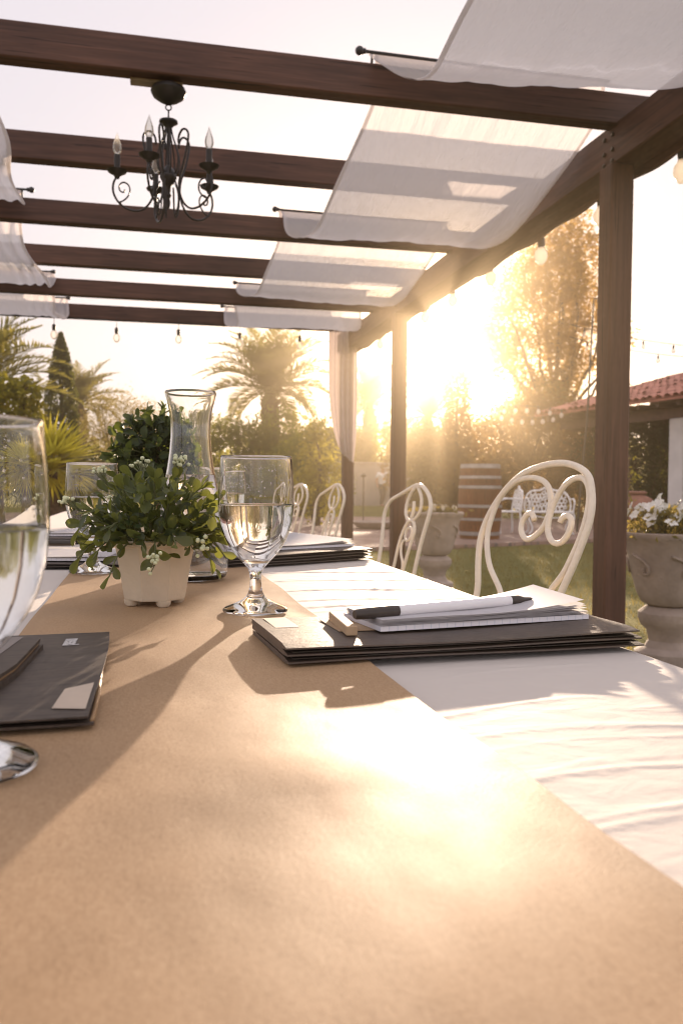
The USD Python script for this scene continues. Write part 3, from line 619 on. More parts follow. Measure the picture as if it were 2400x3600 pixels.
tp = thing('topiary_plant', 'round dark green topiary in a pot behind the glass carafe', 'potted plant', (.012, 1.80, TS))
part(tp, 'pot', bevelled_pot(1.15), 'pot_cream', 35)
feet(tp, 1.15)
part(tp, 'stem', tube([(0, 0, .06), (.003, .002, .16), (0, 0, .22)], .006, 8), 'bark', True)
rng = np.random.default_rng(31); cz = .200; sts = []
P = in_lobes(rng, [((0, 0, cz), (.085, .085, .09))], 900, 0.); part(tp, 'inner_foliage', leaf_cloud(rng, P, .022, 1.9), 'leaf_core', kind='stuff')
for k in range(88):
    g = k * 2.399963; h = 1 - (k + .5) / 88 * 1.9; d = V([math.cos(g) * math.sqrt(1 - h * h), math.sin(g) * math.sqrt(1 - h * h), h])
    r0 = rng.uniform(.066, .09) * (1.12 if rng.random() < .12 else 1.); p0 = V([0, 0, cz]) + d * r0
    sts.append(tube([V([0, 0, cz]) + d * .03, p0], .001, 4))
    for q in range(3):
        ld = unit(d * .7 + rng.normal(0, .6, 3)); ln = rng.uniform(.024, .036)
        part(tp, 'leaf', xf(spoon(ln, ln * .55, .3, .2, 5), p0, R=orient(ld, unit(d + rng.normal(0, .3, 3)))), 'leaf_topiary', True)
part(tp, 'twigs', cat_(sts), 'twig', True)

# ------------------------------------------------------------------ menus, notepads, pens
def sheet(w, d, z0, th, bulge=0., seed=0, tip=0., n=24, mdy=10):
    """a thin board w x d (x, y from 0), bowed, with rounded near edge; tip lifts the far right corner"""
    rg = np.random.default_rng(seed); a, b = rg.uniform(0, 6.28, 2)
    xs = np.linspace(0, w, n); ysx = np.linspace(0, d, mdy)
    Xs, Ys = np.meshgrid(xs, ysx, indexing='ij'); u, v_ = Xs / w, Ys / d
    zc = z0 + bulge * np.sin(np.pi * v_) * (.6 + .4 * np.sin(2.2 * u + a)) + tip * u ** 6 + .0006 * np.sin(7 * u + b)
    edge = np.minimum(np.minimum(v_ / .03, 1), 1); hh = th * .5 * np.sqrt(1 - (1 - edge) ** 2 * .9)
    topv = np.stack([Xs, Ys, zc + hh], -1).reshape(-1, 3); bot = np.stack([Xs, Ys, zc - hh], -1).reshape(-1, 3)
    i, j = np.meshgrid(np.arange(n - 1), np.arange(mdy - 1), indexing='ij')
    f = tri(np.stack([i * mdy + j, (i + 1) * mdy + j, (i + 1) * mdy + j + 1, i * mdy + j + 1], -1).reshape(-1, 4)); N = len(topv)
    loop = np.concatenate([np.arange(n) * mdy, (n - 1) * mdy + np.arange(1, mdy), (np.arange(n - 2, -1, -1)) * mdy + mdy - 1, np.arange(mdy - 2, 0, -1)])
    ln = np.roll(loop, -1); side = np.vstack([np.stack([loop, loop + N, ln + N], 1), np.stack([loop, ln + N, ln], 1)])
    return np.vstack([topv, bot]), np.vstack([f, f[:, ::-1] + N, side])
def menu(label, loc, rz, w, d, layers, th=.0042, mt='menu_leather', seed=0, lift=.0012):
    t = thing('menu_folder', label, 'folder', loc, rz, 'menu folders on the table')
    for k in range(layers):
        part(t, 'cover', xf(sheet(w + .002 * math.sin(k * 2.1 + seed), d - .002 * k, .0024 + k * th * 1.04, th * .86, .0006, seed + k, .0012 * (k == layers - 1) - .001 * (k == 0)), (-.001 * k, 0, 0)), mt, 40)
        if k < layers - 1:
            part(t, 'inner_page', box((.004, .002, .0024 + (k + .47) * th * 1.04), (w - .004, d - .006, .0024 + (k + .57) * th * 1.04)), 'marker_cap')
    return t
def pad(label, loc, rz, w, d, n=5, seed=0, curl=.006, tilt=0.):
    t = thing('notepad', label, 'notepad', loc, rz, 'white notepads on the menu folders')
    part(t, 'pad_block', box((0, 0, 0), (w, d, .0045)), 'paper_ruled')
    rg = np.random.default_rng(seed)
    for k in range(n):
        a, b = rg.uniform(.6, 1.2) * curl * (k + 1) / n, rg.uniform(0, 6)
        fn = lambda u, v: np.stack([u * w * (1.0 - .004 * k) + .0004 * k, v * d + .0006 * k - .0012, .0050 + .0007 * k + a * np.clip((u - .35) / .65, 0, 1) ** 2.2 * (.6 + .4 * v) + .0004 * np.sin(8 * u + b)], -1)
        part(t, 'page', grid(fn, 28, 6), 'paper', True)
    return t
def pen(label, p0, p1, cap=.3, tipf=.14, r=.0062):
    p0, p1 = V(p0), V(p1); L = np.linalg.norm(p1 - p0); d = (p1 - p0) / L
    R = orient(d, V([0, 0, 1.])); Rl = R @ V([[0, 0, 1.], [1, 0, 0], [0, 1, 0]])      # lathe's z onto the pen's axis
    t = thing('marker_pen', label, 'pen', p0, 0., 'marker pens on the notepads')
    c = L * cap; e = L * (1 - tipf)
    part(t, 'cap', xf(lathe([(0, 0), (r * .75, 0), (r * .92, .002), (r * 1.05, c * .3), (r * 1.12, c - .001), (r * 1.05, c), (0, c)], 20), R=Rl), 'marker_cap', 40)
    part(t, 'barrel', xf(lathe([(0, c + .0004), (r, c + .0004), (r, e - .001), (0, e - .001)], 20), R=Rl), 'marker_white', 40)
    part(t, 'tip', xf(lathe([(0, e - .0005), (r * .92, e - .0005), (r * .9, e + (L - e) * .35), (r * .45, e + (L - e) * .6), (r * .3, L * .985), (0, L)], 20), R=Rl), 'marker_cap', 40)
    return t
# right front place
mr = menu('thick dark leather menu folder in front of the goblet at right, lit by the sun', (.108, .672, TS - .001), rad(4.3), .332, .15, 3, .0052, seed=1)
part(mr, 'sticker', xf(box((.008, .085, .0164), (.030, .142, .0168)), (0, 0, 0)), 'label_paper', label='pale paper sticker on the left end of the cover')
part(mr, 'card_slip', xf(box((.058, .052, .0166), (.108, .118, .0173)), (0, 0, 0), rad(0)), 'card_tan', label='tan card slip')
part(mr, 'card_strip', xf(box((.050, .036, .0166), (.060, .122, .0250), .0008), (.004, 0, 0), rad(-6)), 'card_tan', label='thick tan strip clipping the notepad')
pad('curling white notepad on the sunlit menu folder at right, under a marker', (.196, .716, TS + .0167), rad(9.5), .222, .085, 8, 3, .013)
pen('white marker with black cap on the notepad at right front', (.176, .731, TS + .0300), (.372, .786, TS + .0330), .22, .14, .0050)
# left front place: wood-look folder, its mouth open at the right
lf = thing('menu_folder', 'dark wood-look folder at left edge lettered mead, with a beige sticker', 'folder', (-.036, .52, TS - .001), rad(1.0), 'menu folders on the table')
WL, DL = .235, .292
def lcover(z0, lift, th, seed, trim=0.):
    def fn(u, v):
        x = -WL * (1 - u); y = DL * v
        zz = z0 + lift * (u ** 3) * (.25 + .75 * np.sin(np.pi * np.clip(v * 1.05, 0, 1)) ** .8) + .0015 * np.sin(3 * v + seed) * u
        return np.stack([x + .006 * u * np.sin(2.4 * v + seed) * trim, y, zz], -1)
    a = grid(fn, 24, 24); v, f = a; n = len(v)
    e = 24; loop = np.concatenate([np.arange(e) * e, (e - 1) * e + np.arange(1, e), np.arange(e - 2, -1, -1) * e + e - 1, np.arange(e - 2, 0, -1)]); ln = np.roll(loop, -1)
    side = np.vstack([np.stack([loop, loop + n, ln + n], 1), np.stack([loop, ln + n, ln], 1)])
    return np.vstack([v, v - V([0, 0, th])]), np.vstack([f, f[:, ::-1] + n, side])
part(lf, 'cover', lcover(.0068, .0045, .0012, 0., 1.), 'menu_wood', 35)
part(lf, 'cover', lcover(.0024, .0, .0014, 1.2, .6), 'menu_wood', 35)
part(lf, 'edge_binding', tube(spline([(.002, .004, .0035), (.0025, .10, .0036), (.001, .2, .0037), (-.001, .288, .0036)], 6), .0016, 6), 'menu_edge', True)
def lz(x, y):
    u = 1 + x / WL; v = y / DL
    return .0068 + .0045 * u ** 3 * (.25 + .75 * math.sin(math.pi * min(v * 1.05, 1)) ** .8) + .0015 * math.sin(3 * v) * u
tx = meshkit.text_mesh('mead', .0125, .0003, True); tv = np.array(tx.vertices); ex = tv[:, 0].max()
tv = np.stack([tv[:, 1], -tv[:, 0], tv[:, 2]], 1) * V([1, .82, 1]) + V([-.031, .254, 0]); tv[:, 2] += [lz(x, y) + .0003 for x, y in tv[:, :2]]
part(lf, 'lettering', (tv, np.array(tx.faces)), 'white_print')
st = V([(-.022, .018), (-.002, .012), (.0005, .070), (-.0175, .060)])
def sticker(u, v):
    p = (1 - u)[..., None] * ((1 - v)[..., None] * st[0] + v[..., None] * st[3]) + u[..., None] * ((1 - v)[..., None] * st[1] + v[..., None] * st[2])
    zz = np.vectorize(lz)(p[..., 0], p[..., 1]) + .0006
    return np.stack([p[..., 0] , p[..., 1], zz], -1)
part(lf, 'sticker', grid(sticker, 8, 8), 'label_paper', True, label='beige paper sticker near the front right corner')
cb = thing('check_holder', 'dark check holder with grey label lying on the left wood-look folder', 'check holder', (-.062 - .022, .732, TS + .0075), rad(0.), None)
hold = sg.Polygon([(-.002, 0), (-.006, -.10), (-.022, -.2), (-.15, -.2), (-.15, .012)])
t = trimesh.creation.extrude_polygon(hold, .0045, engine='earcut'); t2 = trimesh.creation.extrude_polygon(hold.buffer(-.003), .002, engine='earcut')
part(cb, 'base', (np.array(t.vertices), np.array(t.faces)), 'menu_wood'); part(cb, 'inner_page', (np.array(t2.vertices) + V([0, 0, .0046]), np.array(t2.faces)), 'menu_edge')
part(cb, 'cover', (np.array(t.vertices) * V([1, 1, .6]) + V([-.002, 0, .0067]), np.array(t.faces)), 'menu_wood')
part(cb, 'label', (lambda t: (np.array(t.vertices) + V([0, 0, .0096]), np.array(t.faces)))(trimesh.creation.extrude_polygon(sg.Polygon([(-.018, .006), (-.028, -.10), (-.05, -.1), (-.034, .009)]), .0003, engine='earcut')), 'grey_label')
part(cb, 'paper_slip', (lambda t: (np.array(t.vertices) + V([0, 0, .0096]), np.array(t.faces)))(trimesh.creation.extrude_polygon(sg.Polygon([(-.0345, .007), (-.0505, -.08), (-.08, -.08), (-.08, .01)]), .0003, engine='earcut')), 'paper')
# left second place
menu('dark folder behind the left side of the potted plant, under a notepad with a pen', (-.30, 1.55, TC), rad(-9), .30, .24, 2, .0042, seed=4)
pad('white notepad left of the potted plant with a black marker cap on it', (-.29, 1.57, TC + .011), rad(-9), .22, .20, 3, 5, .003)
pen('marker with only its black cap showing, left of the potted plant', (-.150, 1.80, TC + .0245), (-.30, 1.83, TC + .0245), .38, .1, .0062)
menu('dark folder at the far left place beside the far chairs', (-.33, 2.16, TC), rad(-4), .30, .28, 3, .0042, seed=6)
pad('lavender-shaded notepad at the far left place beyond the second folder', (-.25, 2.2, TC + .015), rad(-8), .19, .2, 4, 7, .008)
# right second place
menu('dark stacked folder behind the front right goblet', (.122, 1.47, TC), rad(30), .36, .24, 4, .0052, seed=8)
pad('white notepad with lifted corner on the folder behind the goblet', (.14, 1.55, TC + .0225), rad(28), .30, .2, 4, 9, .010)
menu('dark folder at the farthest right place before the farthest chairs', (.10, 2.4, TC), rad(20), .30, .24, 3, .005, seed=12)

# ================================================================== CHAIRS
def chair_frame(c, az, tilt):
    h = V([math.sin(az), math.cos(az), 0]); b = V([h[1], -h[0], 0]); v = b * math.sin(tilt) + V([0, 0, math.cos(tilt)])
    return h, b, v
def make_chair(label, c, az, tilt, splats, outer, tr, group, name='garden_chair'):
    """c: centre of the back; parts in coordinates about the point on the ground below the seat"""
    h, b, v = chair_frame(c, az, tilt); c = V(c)
    seat_c = c - v * ((c[2] - .45) / v[2]); org = V([seat_c[0], seat_c[1], 0]) - b * .19
    L = lambda p: c + h * p[0] + v * p[1] - org
    t = thing(name, label, 'chair', org, 0., group)
    part(t, 'back_hoop', tube(spline([L(p) for p in outer], 8), tr, 12), 'chair_paint', True)
    for nm, pts, r in splats:
        part(t, nm, tube(spline([L(p) for p in pts], 8), r, 12), 'chair_paint', True)
    sc_ = V([0, 0, .45])
    part(t, 'seat', xf(lathe([(0, -.012), (.18, -.012), (.192, -.004), (.192, .004), (.18, .012), (.1, .008), (0, .004)], 40), sc_), 'chair_paint', 40)
    for k in range(4):
        a = math.atan2(b[1], b[0]) + math.pi / 4 + k * math.pi / 2; d = V([math.cos(a), math.sin(a), 0])
        part(t, 'leg', tube(spline([sc_ + d * .16 + V([0, 0, -.012]), d * .17 + V([0, 0, .25]), d * .215 + V([0, 0, -.01])], 6), tr * .95, 10), 'chair_paint', True)
    a = np.linspace(0, 2 * np.pi, 41); part(t, 'ring_stretcher', tube(np.stack([.175 * np.cos(a), .175 * np.sin(a), np.full(41, .22)], 1), tr * .7, 8, False), 'chair_paint', True)
    return t, org
O1 = [(.128, -.385), (.130, -.25), (.135, -.125), (.148, -.095), (.169, -.049), (.176, -.016), (.17, .019), (.147, .06), (.107, .097), (.056, .117), (-.003, .125), (-.046, .123), (-.083, .113), (-.108, .099), (-.122, .08), (-.134, .055), (-.140, .022), (-.137, -.01), (-.13, -.048), (-.121, -.082), (-.114, -.11), (-.095, -.25), (-.09, -.385)]
A1 = [(-.01, -.385), (.01, -.25), (.047, -.13), (.076, -.103), (.114, -.076), (.14, -.045), (.155, -.012), (.156, .022), (.148, .056), (.125, .08), (.098, .094), (.061, .099), (.027, .095), (0, .083), (-.015, .067), (-.023, .049), (-.025, .027), (-.017, .005), (-.002, -.009), (.016, -.016), (.034, -.011), (.047, .003), (.048, .018), (.036, .031), (.026, .031), (.013, .020)]
B1 = [(-.03, -.385), (-.05, -.25), (-.081, -.116), (-.092, -.092), (-.109, -.067), (-.12, -.037), (-.128, -.004), (-.129, .035), (-.123, .065), (-.111, .085), (-.093, .097), (-.071, .097), (-.051, .087), (-.038, .069), (-.031, .049), (-.030, .027), (-.034, .006), (-.045, -.008), (-.062, -.017), (-.081, -.015), (-.092, -.003), (-.096, .013), (-.091, .026), (-.076, .031), (-.063, .019)]
make_chair('cream wrought iron chair with heart scrolls on its back, nearest the camera', (.660, 1.388, .826), rad(-8.6), rad(17), [('scroll', A1, .0052), ('scroll', B1, .0052)], O1, .0060, None, 'scroll_chair')
O2 = [(.120, -.36), (.139, -.109), (.157, -.025), (.168, .022), (.150, .054), (.095, .075), (.022, .097), (-.036, .108), (-.082, .097), (-.122, .073), (-.140, .045), (-.135, -.003), (-.125, -.061), (-.122, -.12), (-.11, -.36)]
S2 = [('ring', [(-.03, .105), (.001, .088), (.018, .060), (.015, .029), (-.012, .009), (-.051, .011), (-.078, .035), (-.074, .065), (-.05, .09), (-.03, .105)], .0045),
      ('neck', [(-.026, .06), (-.034, .035), (-.028, .008)], .0045),
      ('splat', [(.03, -.36), (.026, -.2), (.020, -.115), (.019, -.075), (.009, -.031), (-.010, -.002), (-.030, .008), (-.052, .002), (-.067, -.02), (-.064, -.046), (-.054, -.09), (-.048, -.13), (-.05, -.36)], .0045),
      ('scroll', [(-.030, -.36), (-.028, -.20), (-.036, -.118), (-.018, -.097), (-.003, -.074), (-.010, -.05)], .0035),
      ('ring', [(-.025, -.015), (-.013, -.033), (-.025, -.049), (-.047, -.044), (-.053, -.024), (-.032, -.013)], .0035)]
c2, o2 = make_chair('white wrought iron chair with a ring in its back, second from the camera', (.700, 2.301, .800), rad(-6.8), rad(12), S2, O2, .0056, 'white chairs along the right of the table')
copy(c2, 'garden_chair', 'white wrought iron chair just right of the far menu folder, third in the row', 'chair', o2 + V([.0, 1.046, 0]), rad(2), 'white chairs along the right of the table')
copy(c2, 'garden_chair', 'white wrought iron chair next to the goblet rim, farthest in the row', 'chair', o2 + V([-.02, 1.74, -.0]), rad(7), 'white chairs along the right of the table')

# ================================================================== GARDEN FURNITURE
def urn(name, label, loc, s=1., group='stone urn planters'):
    t = thing(name, label, 'planter', loc, 0., group)
    part(t, 'bowl', lathe([(0, .29), (.10, .29), (.135, .31), (.16, .36), (.185, .45), (.205, .55), (.222, .615), (.245, .64), (.252, .655), (.252, .668), (.24, .675), (.222, .672), (.215, .62), (0, .60)], 40), 'urn_stone', 35)
    part(t, 'foot', lathe([(0, -.01), (.165, -.01), (.165, .05), (.15, .06), (.115, .075), (.095, .11), (.105, .16), (.135, .19), (.150, .225), (.148, .255), (.13, .27), (.11, .289), (0, .289)], 40), 'urn_stone', 35)
    part(t, 'soil', lathe([(0, .635), (.217, .628)], 24), 'soil')
    orn = []
    for k in range(6):
        a = k * math.pi / 3 + .3
        def pt(da, z, r): return (r * math.cos(a + da), r * math.sin(a + da), z)
        orn.append(tube(spline([pt(-.30, .56, .212), pt(-.1, .545, .21), pt(.1, .52, .205), pt(.18, .48, .196), pt(.08, .46, .193), pt(.02, .49, .198)], 4), .008, 6))
    for o_ in orn: part(t, 'relief', o_, 'urn_stone', True)
    return t
u1 = urn('stone_urn', 'tall stone urn of white flowers at right edge beside the front post', (2.63, 3.95, 0))
u2 = urn('stone_urn', 'stone urn with dry flowers behind the second chair', (2.44, 7.14, 0))
def flowers(th_label, name, loc, n, seed, col, R=.24, H=.22, fs=.035):
    rg = np.random.default_rng(seed); t = thing(name, th_label, 'flowers', loc)
    P = np.stack([rg.normal(0, R * .45, 900), rg.normal(0, R * .45, 900), rg.uniform(0, H * .75, 900)], 1)
    part(t, 'foliage', leaf_cloud(rg, P, .045, 2.6), 'leaf_olive'); st = []
    for k in range(n):
        a, r = rg.uniform(0, 6.28), R * math.sqrt(rg.uniform(0, 1)); p = V([r * math.cos(a), r * math.sin(a), H * rg.uniform(.55, 1.05) * (1 - .35 * (r / R) ** 2)])
        st.append(tube([p * V([.3, .3, 0]), p * V([.8, .8, .6]), p], .002, 4)); ms = []
        nrm = unit(V([p[0], p[1], .15]) + rg.normal(0, .08, 3)); e1 = unit(np.cross(nrm, [0.1, .2, 1.])); e2 = np.cross(nrm, e1)
        for q in range(5):
            d = e1 * math.cos(q * 1.2566) + e2 * math.sin(q * 1.2566); s_ = np.cross(nrm, d); l = fs * rg.uniform(.85, 1.15)
            ms.append((V([p, p + d * l * .6 + s_ * l * .42 + nrm * l * .15, p + d * l + nrm * l * .05, p + d * l * .6 - s_ * l * .42 + nrm * l * .15]), V([[0, 1, 2], [0, 2, 3]])))
        part(t, 'blossom', cat_(ms), col)
    part(t, 'stem', cat_(st), 'twig')
flowers('white petunias spilling from the stone urn at right edge', 'flower_bunch', (2.63, 3.95, .635), 46, 2, 'flower_white')
flowers('dry pale blossoms in the stone urn behind the second chair', 'flower_bunch', (2.44, 7.14, .635), 16, 3, 'flower_dry', .2, .10, .03)

# terracotta jar
tj = thing('terracotta_jar', 'round terracotta jar half hidden behind the front post', 'jar', (6.52, 10.75, 0))
part(tj, 'body', lathe([(0, -.01), (.18, -.01), (.2, .02), (.30, .2), (.38, .42), (.37, .6), (.3, .74), (.2, .80), (0, .80)], 32), 'terracotta', 40)
part(tj, 'rim', lathe([(.185, .801), (.225, .815), (.23, .84), (.2, .85), (.17, .83), (.17, .801)], 32), 'terracotta', 40)

# barrel
br = thing('wooden_barrel', 'upright wooden barrel with pale metal hoops behind the urn', 'barrel', (5.28, 13.2, 0))
HB = 1.25
rb = lambda z: .31 + .045 * math.sin(math.pi * min(max((z + .05) / (HB + .1), 0), 1))
for k in range(26):
    a0, a1 = k * 2 * np.pi / 26 + .008, (k + 1) * 2 * np.pi / 26 - .008
    zs = np.linspace(.04, HB, 9); rr = V([rb(z) for z in zs])
    v = np.concatenate([np.stack([q * rr * math.cos(a), q * rr * math.sin(a), zs], 1) for a, q in ((a0, 1.), ((a0 + a1) / 2, 1.004), (a1, 1.), (a1, .94), (a0, .94))])
    f = []
    for q in range(5):
        for i_ in range(8):
            A, B = q * 9 + i_, ((q + 1) % 5) * 9 + i_; f += [(A, B, B + 1), (A, B + 1, A + 1)]
    part(br, 'stave', (v, V(f)), 'barrel_wood')
part(br, 'lid', lathe([(0, HB - .05), (.29, HB - .05), (.29, HB - .03), (0, HB - .03)], 32), 'barrel_wood')
for z, w in ((.10, .06), (.34, .045), (.55, .05), (.86, .05), (1.02, .05), (1.19, .07)):
    part(br, 'hoop', lathe([(rb(z) * 1.003, z), (rb(z) * 1.018, z), (rb(z + w) * 1.018, z + w), (rb(z + w) * 1.003, z + w)], 40), 'hoop', 40)

# ornate white cast iron seat
def ornate(label, loc, rz, w, name):
    t = thing(name, label, 'bench', loc, rz, None); rg = np.random.default_rng(int(w * 100)); hw = w / 2; ms = []
    oul = spline([(-hw, 0, .40), (-hw * 1.02, -.03, .62), (-hw * .7, -.05, .78), (-hw * .3, -.05, .80), (0, -.05, .86), (hw * .3, -.05, .80), (hw * .7, -.05, .78), (hw * 1.02, -.03, .62), (hw, 0, .40)], 6)
    part(t, 'back_frame', tube(oul, .016, 8), 'white_iron', True)
    for i_ in range(int(w * 14)):
        for j_ in range(5):
            x = -hw * .9 + (i_ + .5 + .5 * (j_ % 2)) * w * .9 / int(w * 14); z_ = .46 + j_ * .075 + rg.normal(0, .018); lim = np.interp(abs(x), [0, hw * .3, hw * .7, hw], [.85, .79, .76, .55])
            if z_ < lim - .02:
                a = np.linspace(0, 2 * np.pi, 13); r_ = .036 * rg.uniform(.65, 1.35)
                ms.append(tube(np.stack([x + r_ * np.cos(a), np.full(13, -.04), z_ + r_ * 1.1 * np.sin(a)], 1), .010, 5, False))
    part(t, 'back_lattice', cat_(ms), 'white_iron', True)
    part(t, 'seat', box((-hw, -.02, .385), (hw, .40, .415), .008), 'white_iron')
    for sx_ in (-1, 1):
        for y_ in (0, .37):
            part(t, 'leg', tube(spline([(sx_ * hw * .93, y_, .385), (sx_ * hw * 1.0, y_, .27), (sx_ * hw * .86, y_, .13), (sx_ * hw * 1.0, y_, .0)], 5), .018, 8), 'white_iron', True)
        part(t, 'armrest', tube(spline([(sx_ * hw, -.03, .62), (sx_ * hw * 1.03, .15, .64), (sx_ * hw * 1.02, .36, .60), (sx_ * hw, .37, .5), (sx_ * hw * .95, .37, .415)], 6), .014, 8), 'white_iron', True)
    a = np.linspace(0, np.pi, 9); part(t, 'apron', tube(np.stack([hw * .9 * np.cos(a), np.full(9, .385), .385 - .09 * np.sin(a)], 1), .012, 6), 'white_iron', True)
ornate('white ornate cast iron garden seat on the paving, seen through the heart chair', (7.15, 14.55, .04), rad(165), .80, 'ornate_seat')
ornate('smaller white ornate iron chair turned sideways beside the barrel', (6.55, 14.6, .04), rad(85), .46, 'ornate_seat')

# garden wall, thin pole, basin, leaning pole
wl = thing('garden_wall', 'low grey stucco garden wall behind the walking person', 'wall', (9.4, 36.2, 0), rad(-8))
part(wl, 'wall_body', box((-2.0, 0, -.05), (2.6, .22, 1.82), .01), 'wall_grey'); part(wl, 'coping', box((-2.05, -.03, 1.822), (2.65, .25, 1.9), .01), 'wall_grey')
gp = thing('garden_lamp', 'thin dark garden lamp post on the lawn before the wall', 'lamp post', (4.97, 19.85, .04))
part(gp, 'pole', tube([(0, 0, -.02), (0, 0, 1.05)], .014, 8), 'iron_black', True); part(gp, 'lamp_head', lathe([(0, 1.05), (.05, 1.05), (.06, 1.09), (.03, 1.13), (0, 1.14)], 16), 'iron_black', 40)
bs = thing('stone_basin', 'low round stone basin on the paving behind the far chairs', 'basin', (4.35, 16.4, .04))
part(bs, 'bowl', lathe([(0, 0), (.3, 0), (.36, .03), (.46, .11), (.48, .13), (.47, .145), (.42, .14), (.35, .08), (0, .07)], 40), 'stone_basin', 40)
lp = thing('leaning_pole', 'tall thin dark pole leaning beside the front post, holding up light strings', 'pole', (7.93, 14.9, .04))
part(lp, 'pole', tube([(0, 0, -.05), (.10, -.15, 2.2), (.13, -.25, 4.3)], [.024, .02, .016], 8), 'iron_black', True)
part(lp, 'hook', tube(spline([(.13, -.25, 4.3), (.16, -.27, 4.38), (.22, -.3, 4.38), (.24, -.31, 4.31)], 4), .01, 6), 'iron_black', True)

# ------------------------------------------------------------------ house at right
hs = thing('house', 'white stucco house with red clay tile roof at the right edge', 'house', (10.35, 17., 0), rad(7.3))
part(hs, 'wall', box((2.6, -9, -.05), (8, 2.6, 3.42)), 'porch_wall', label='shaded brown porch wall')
part(hs, 'eave_beam', box((.10, -9, 2.34), (.26, 2.9, 2.56), .006), 'door_wood')
for y in (-1.3, -4.6, 1.0):
    part(hs, 'pillar', box((.05, y - .22, -.05), (.45, y + .22, 2.338), .02), 'stucco')
for k in range(20):
    y = -9 + k * .6; part(hs, 'rafter_tail', box((-.32, y, 2.565), (2.6, y + .09, 2.66)), 'door_wood')
dr = part(hs, 'door', box((2.55, -3.4, 0), (2.598, -2.4, 2.05), .004), 'door_wood'); part(dr, 'handle', ball((2.52, -2.55, 1.0), .03, 1), 'steel_bolt', True)
slope = math.atan2(1.25, 4.6)
cs, sn = math.cos(slope), math.sin(slope)
rv, rf = box((-.02, 0, 0), (4.75, 12.3, .05)); 
def roofp(v): return np.stack([-.45 + v[:, 0] * cs - v[:, 2] * sn, v[:, 1] - 9.1, 2.66 + v[:, 0] * sn + v[:, 2] * cs], 1)
rfm = part(hs, 'roof', (roofp(rv), rf), 'roof_tile')
tl = []; rg = np.random.default_rng(77); a = np.linspace(0, np.pi, 7)
for k in range(52):
    y = .12 + k * .235
    for r_ in range(11):
        x0 = -.06 + r_ * .42 + rg.normal(0, .012); ln = .47; dz = .052 + rg.normal(0, .006)
        ring = np.stack([0 * a, y + .10 * np.cos(a) + rg.normal(0, .006), dz + .075 * np.sin(a)], 1)
        v = np.vstack([ring + V([x0, 0, .02]), ring * V([1, 1, 1]) + V([x0 + ln, 0, 0])]); v2 = v - V([0, 0, .014]); f = []
        for i_ in range(6): f += [(i_, i_ + 7, i_ + 8), (i_, i_ + 8, i_ + 1)]
        tl.append((v, V(f)))
tv_, tf_ = cat_(tl); part(hs, 'roof_tiles', (roofp(tv_), tf_), 'roof_tile', kind='stuff')
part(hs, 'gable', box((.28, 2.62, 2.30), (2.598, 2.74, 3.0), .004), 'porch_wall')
part(hs, 'gable_trim', box((-.42, 2.62, 2.50), (.277, 2.74, 2.70), .004), 'door_wood')
part(hs, 'chimney', box((1.05, -1.9, 3.0), (1.75, -.55, 3.55), .02), 'stucco')

# ------------------------------------------------------------------ person walking, far off
def body_chain(joints, bones, r=.0):
    M = None
    for a_, b_ in bones:
        pa, ra = joints[a_]; pb, rb_ = joints[b_]
        h = m3.Manifold.batch_hull([m3.Manifold.sphere(ra, 20).translate(list(pa)), m3.Manifold.sphere(rb_, 20).translate(list(pb))])
        M = h if M is None else M + h
    M = M.refine_to_length(.03); me = M.to_mesh(); t = trimesh.Trimesh(np.array(me.vert_properties[:, :3]), np.array(me.tri_verts))
    trimesh.smoothing.filter_taubin(t, iterations=6); return np.array(t.vertices), np.array(t.faces)
J = dict(pel=((0, 0, .92), .12), chest=((0, .02, 1.25), .14), shL=((-.17, .02, 1.39), .055), shR=((.17, .02, 1.39), .055), neck=((0, .02, 1.46), .05), head0=((0, .0, 1.56), .075), head1=((0, -.005, 1.63), .088),
         elL=((-.25, .08, 1.13), .042), wrL=((-.25, -.02, .92), .03), haL=((-.245, -.06, .84), .032), elR=((.25, -.02, 1.12), .042), wrR=((.24, -.14, .93), .03), haR=((.235, -.18, .86), .032),
         hiL=((-.09, 0, .88), .09), knL=((-.10, -.16, .48), .058), anL=((-.10, -.10, .09), .04), toL=((-.10, -.26, .04), .035), hiR=((.09, 0, .88), .09), knR=((.10, .06, .47), .058), anR=((.10, .27, .14), .04), toR=((.10, .16, .04), .035))
pe = thing('person', 'person in white t-shirt and dark trousers walking on the lawn', 'person', (9.62, 35.1, -.02), rad(10))
part(pe, 'body', body_chain(J, [('pel', 'chest'), ('chest', 'shL'), ('chest', 'shR'), ('chest', 'neck'), ('neck', 'head0'), ('head0', 'head1'), ('shL', 'elL'), ('elL', 'wrL'), ('wrL', 'haL'), ('shR', 'elR'), ('elR', 'wrR'), ('wrR', 'haR'),
     ('pel', 'hiL'), ('hiL', 'knL'), ('knL', 'anL'), ('anL', 'toL'), ('pel', 'hiR'), ('hiR', 'knR'), ('knR', 'anR'), ('anR', 'toR')]), 'skin', True)
gr = lambda n, d: (J[n][0], J[n][1] + d)
S = {k: gr(k, .022) for k in J}; S['shT'] = ((-.215, .05, 1.26), .068); S['shU'] = ((.215, .0, 1.26), .068); S['pel'] = ((0, .01, .98), .15)
part(pe, 'shirt', body_chain(S, [('pel', 'chest'), ('chest', 'shL'), ('chest', 'shR'), ('shL', 'shT'), ('shR', 'shU')]), 'shirt', True)
S = {k: gr(k, .018) for k in J}
part(pe, 'trousers', body_chain(S, [('pel', 'hiL'), ('hiL', 'knL'), ('knL', 'anL'), ('pel', 'hiR'), ('hiR', 'knR'), ('knR', 'anR')]), 'trousers', True)
part(pe, 'hair', ball((0, .012, 1.655), (.093, .098, .085), 2), 'hair', True)
part(pe, 'shirt_print', xf(box((-.06, -.172, 1.12), (.06, -.166, 1.24))), 'shirt_print')

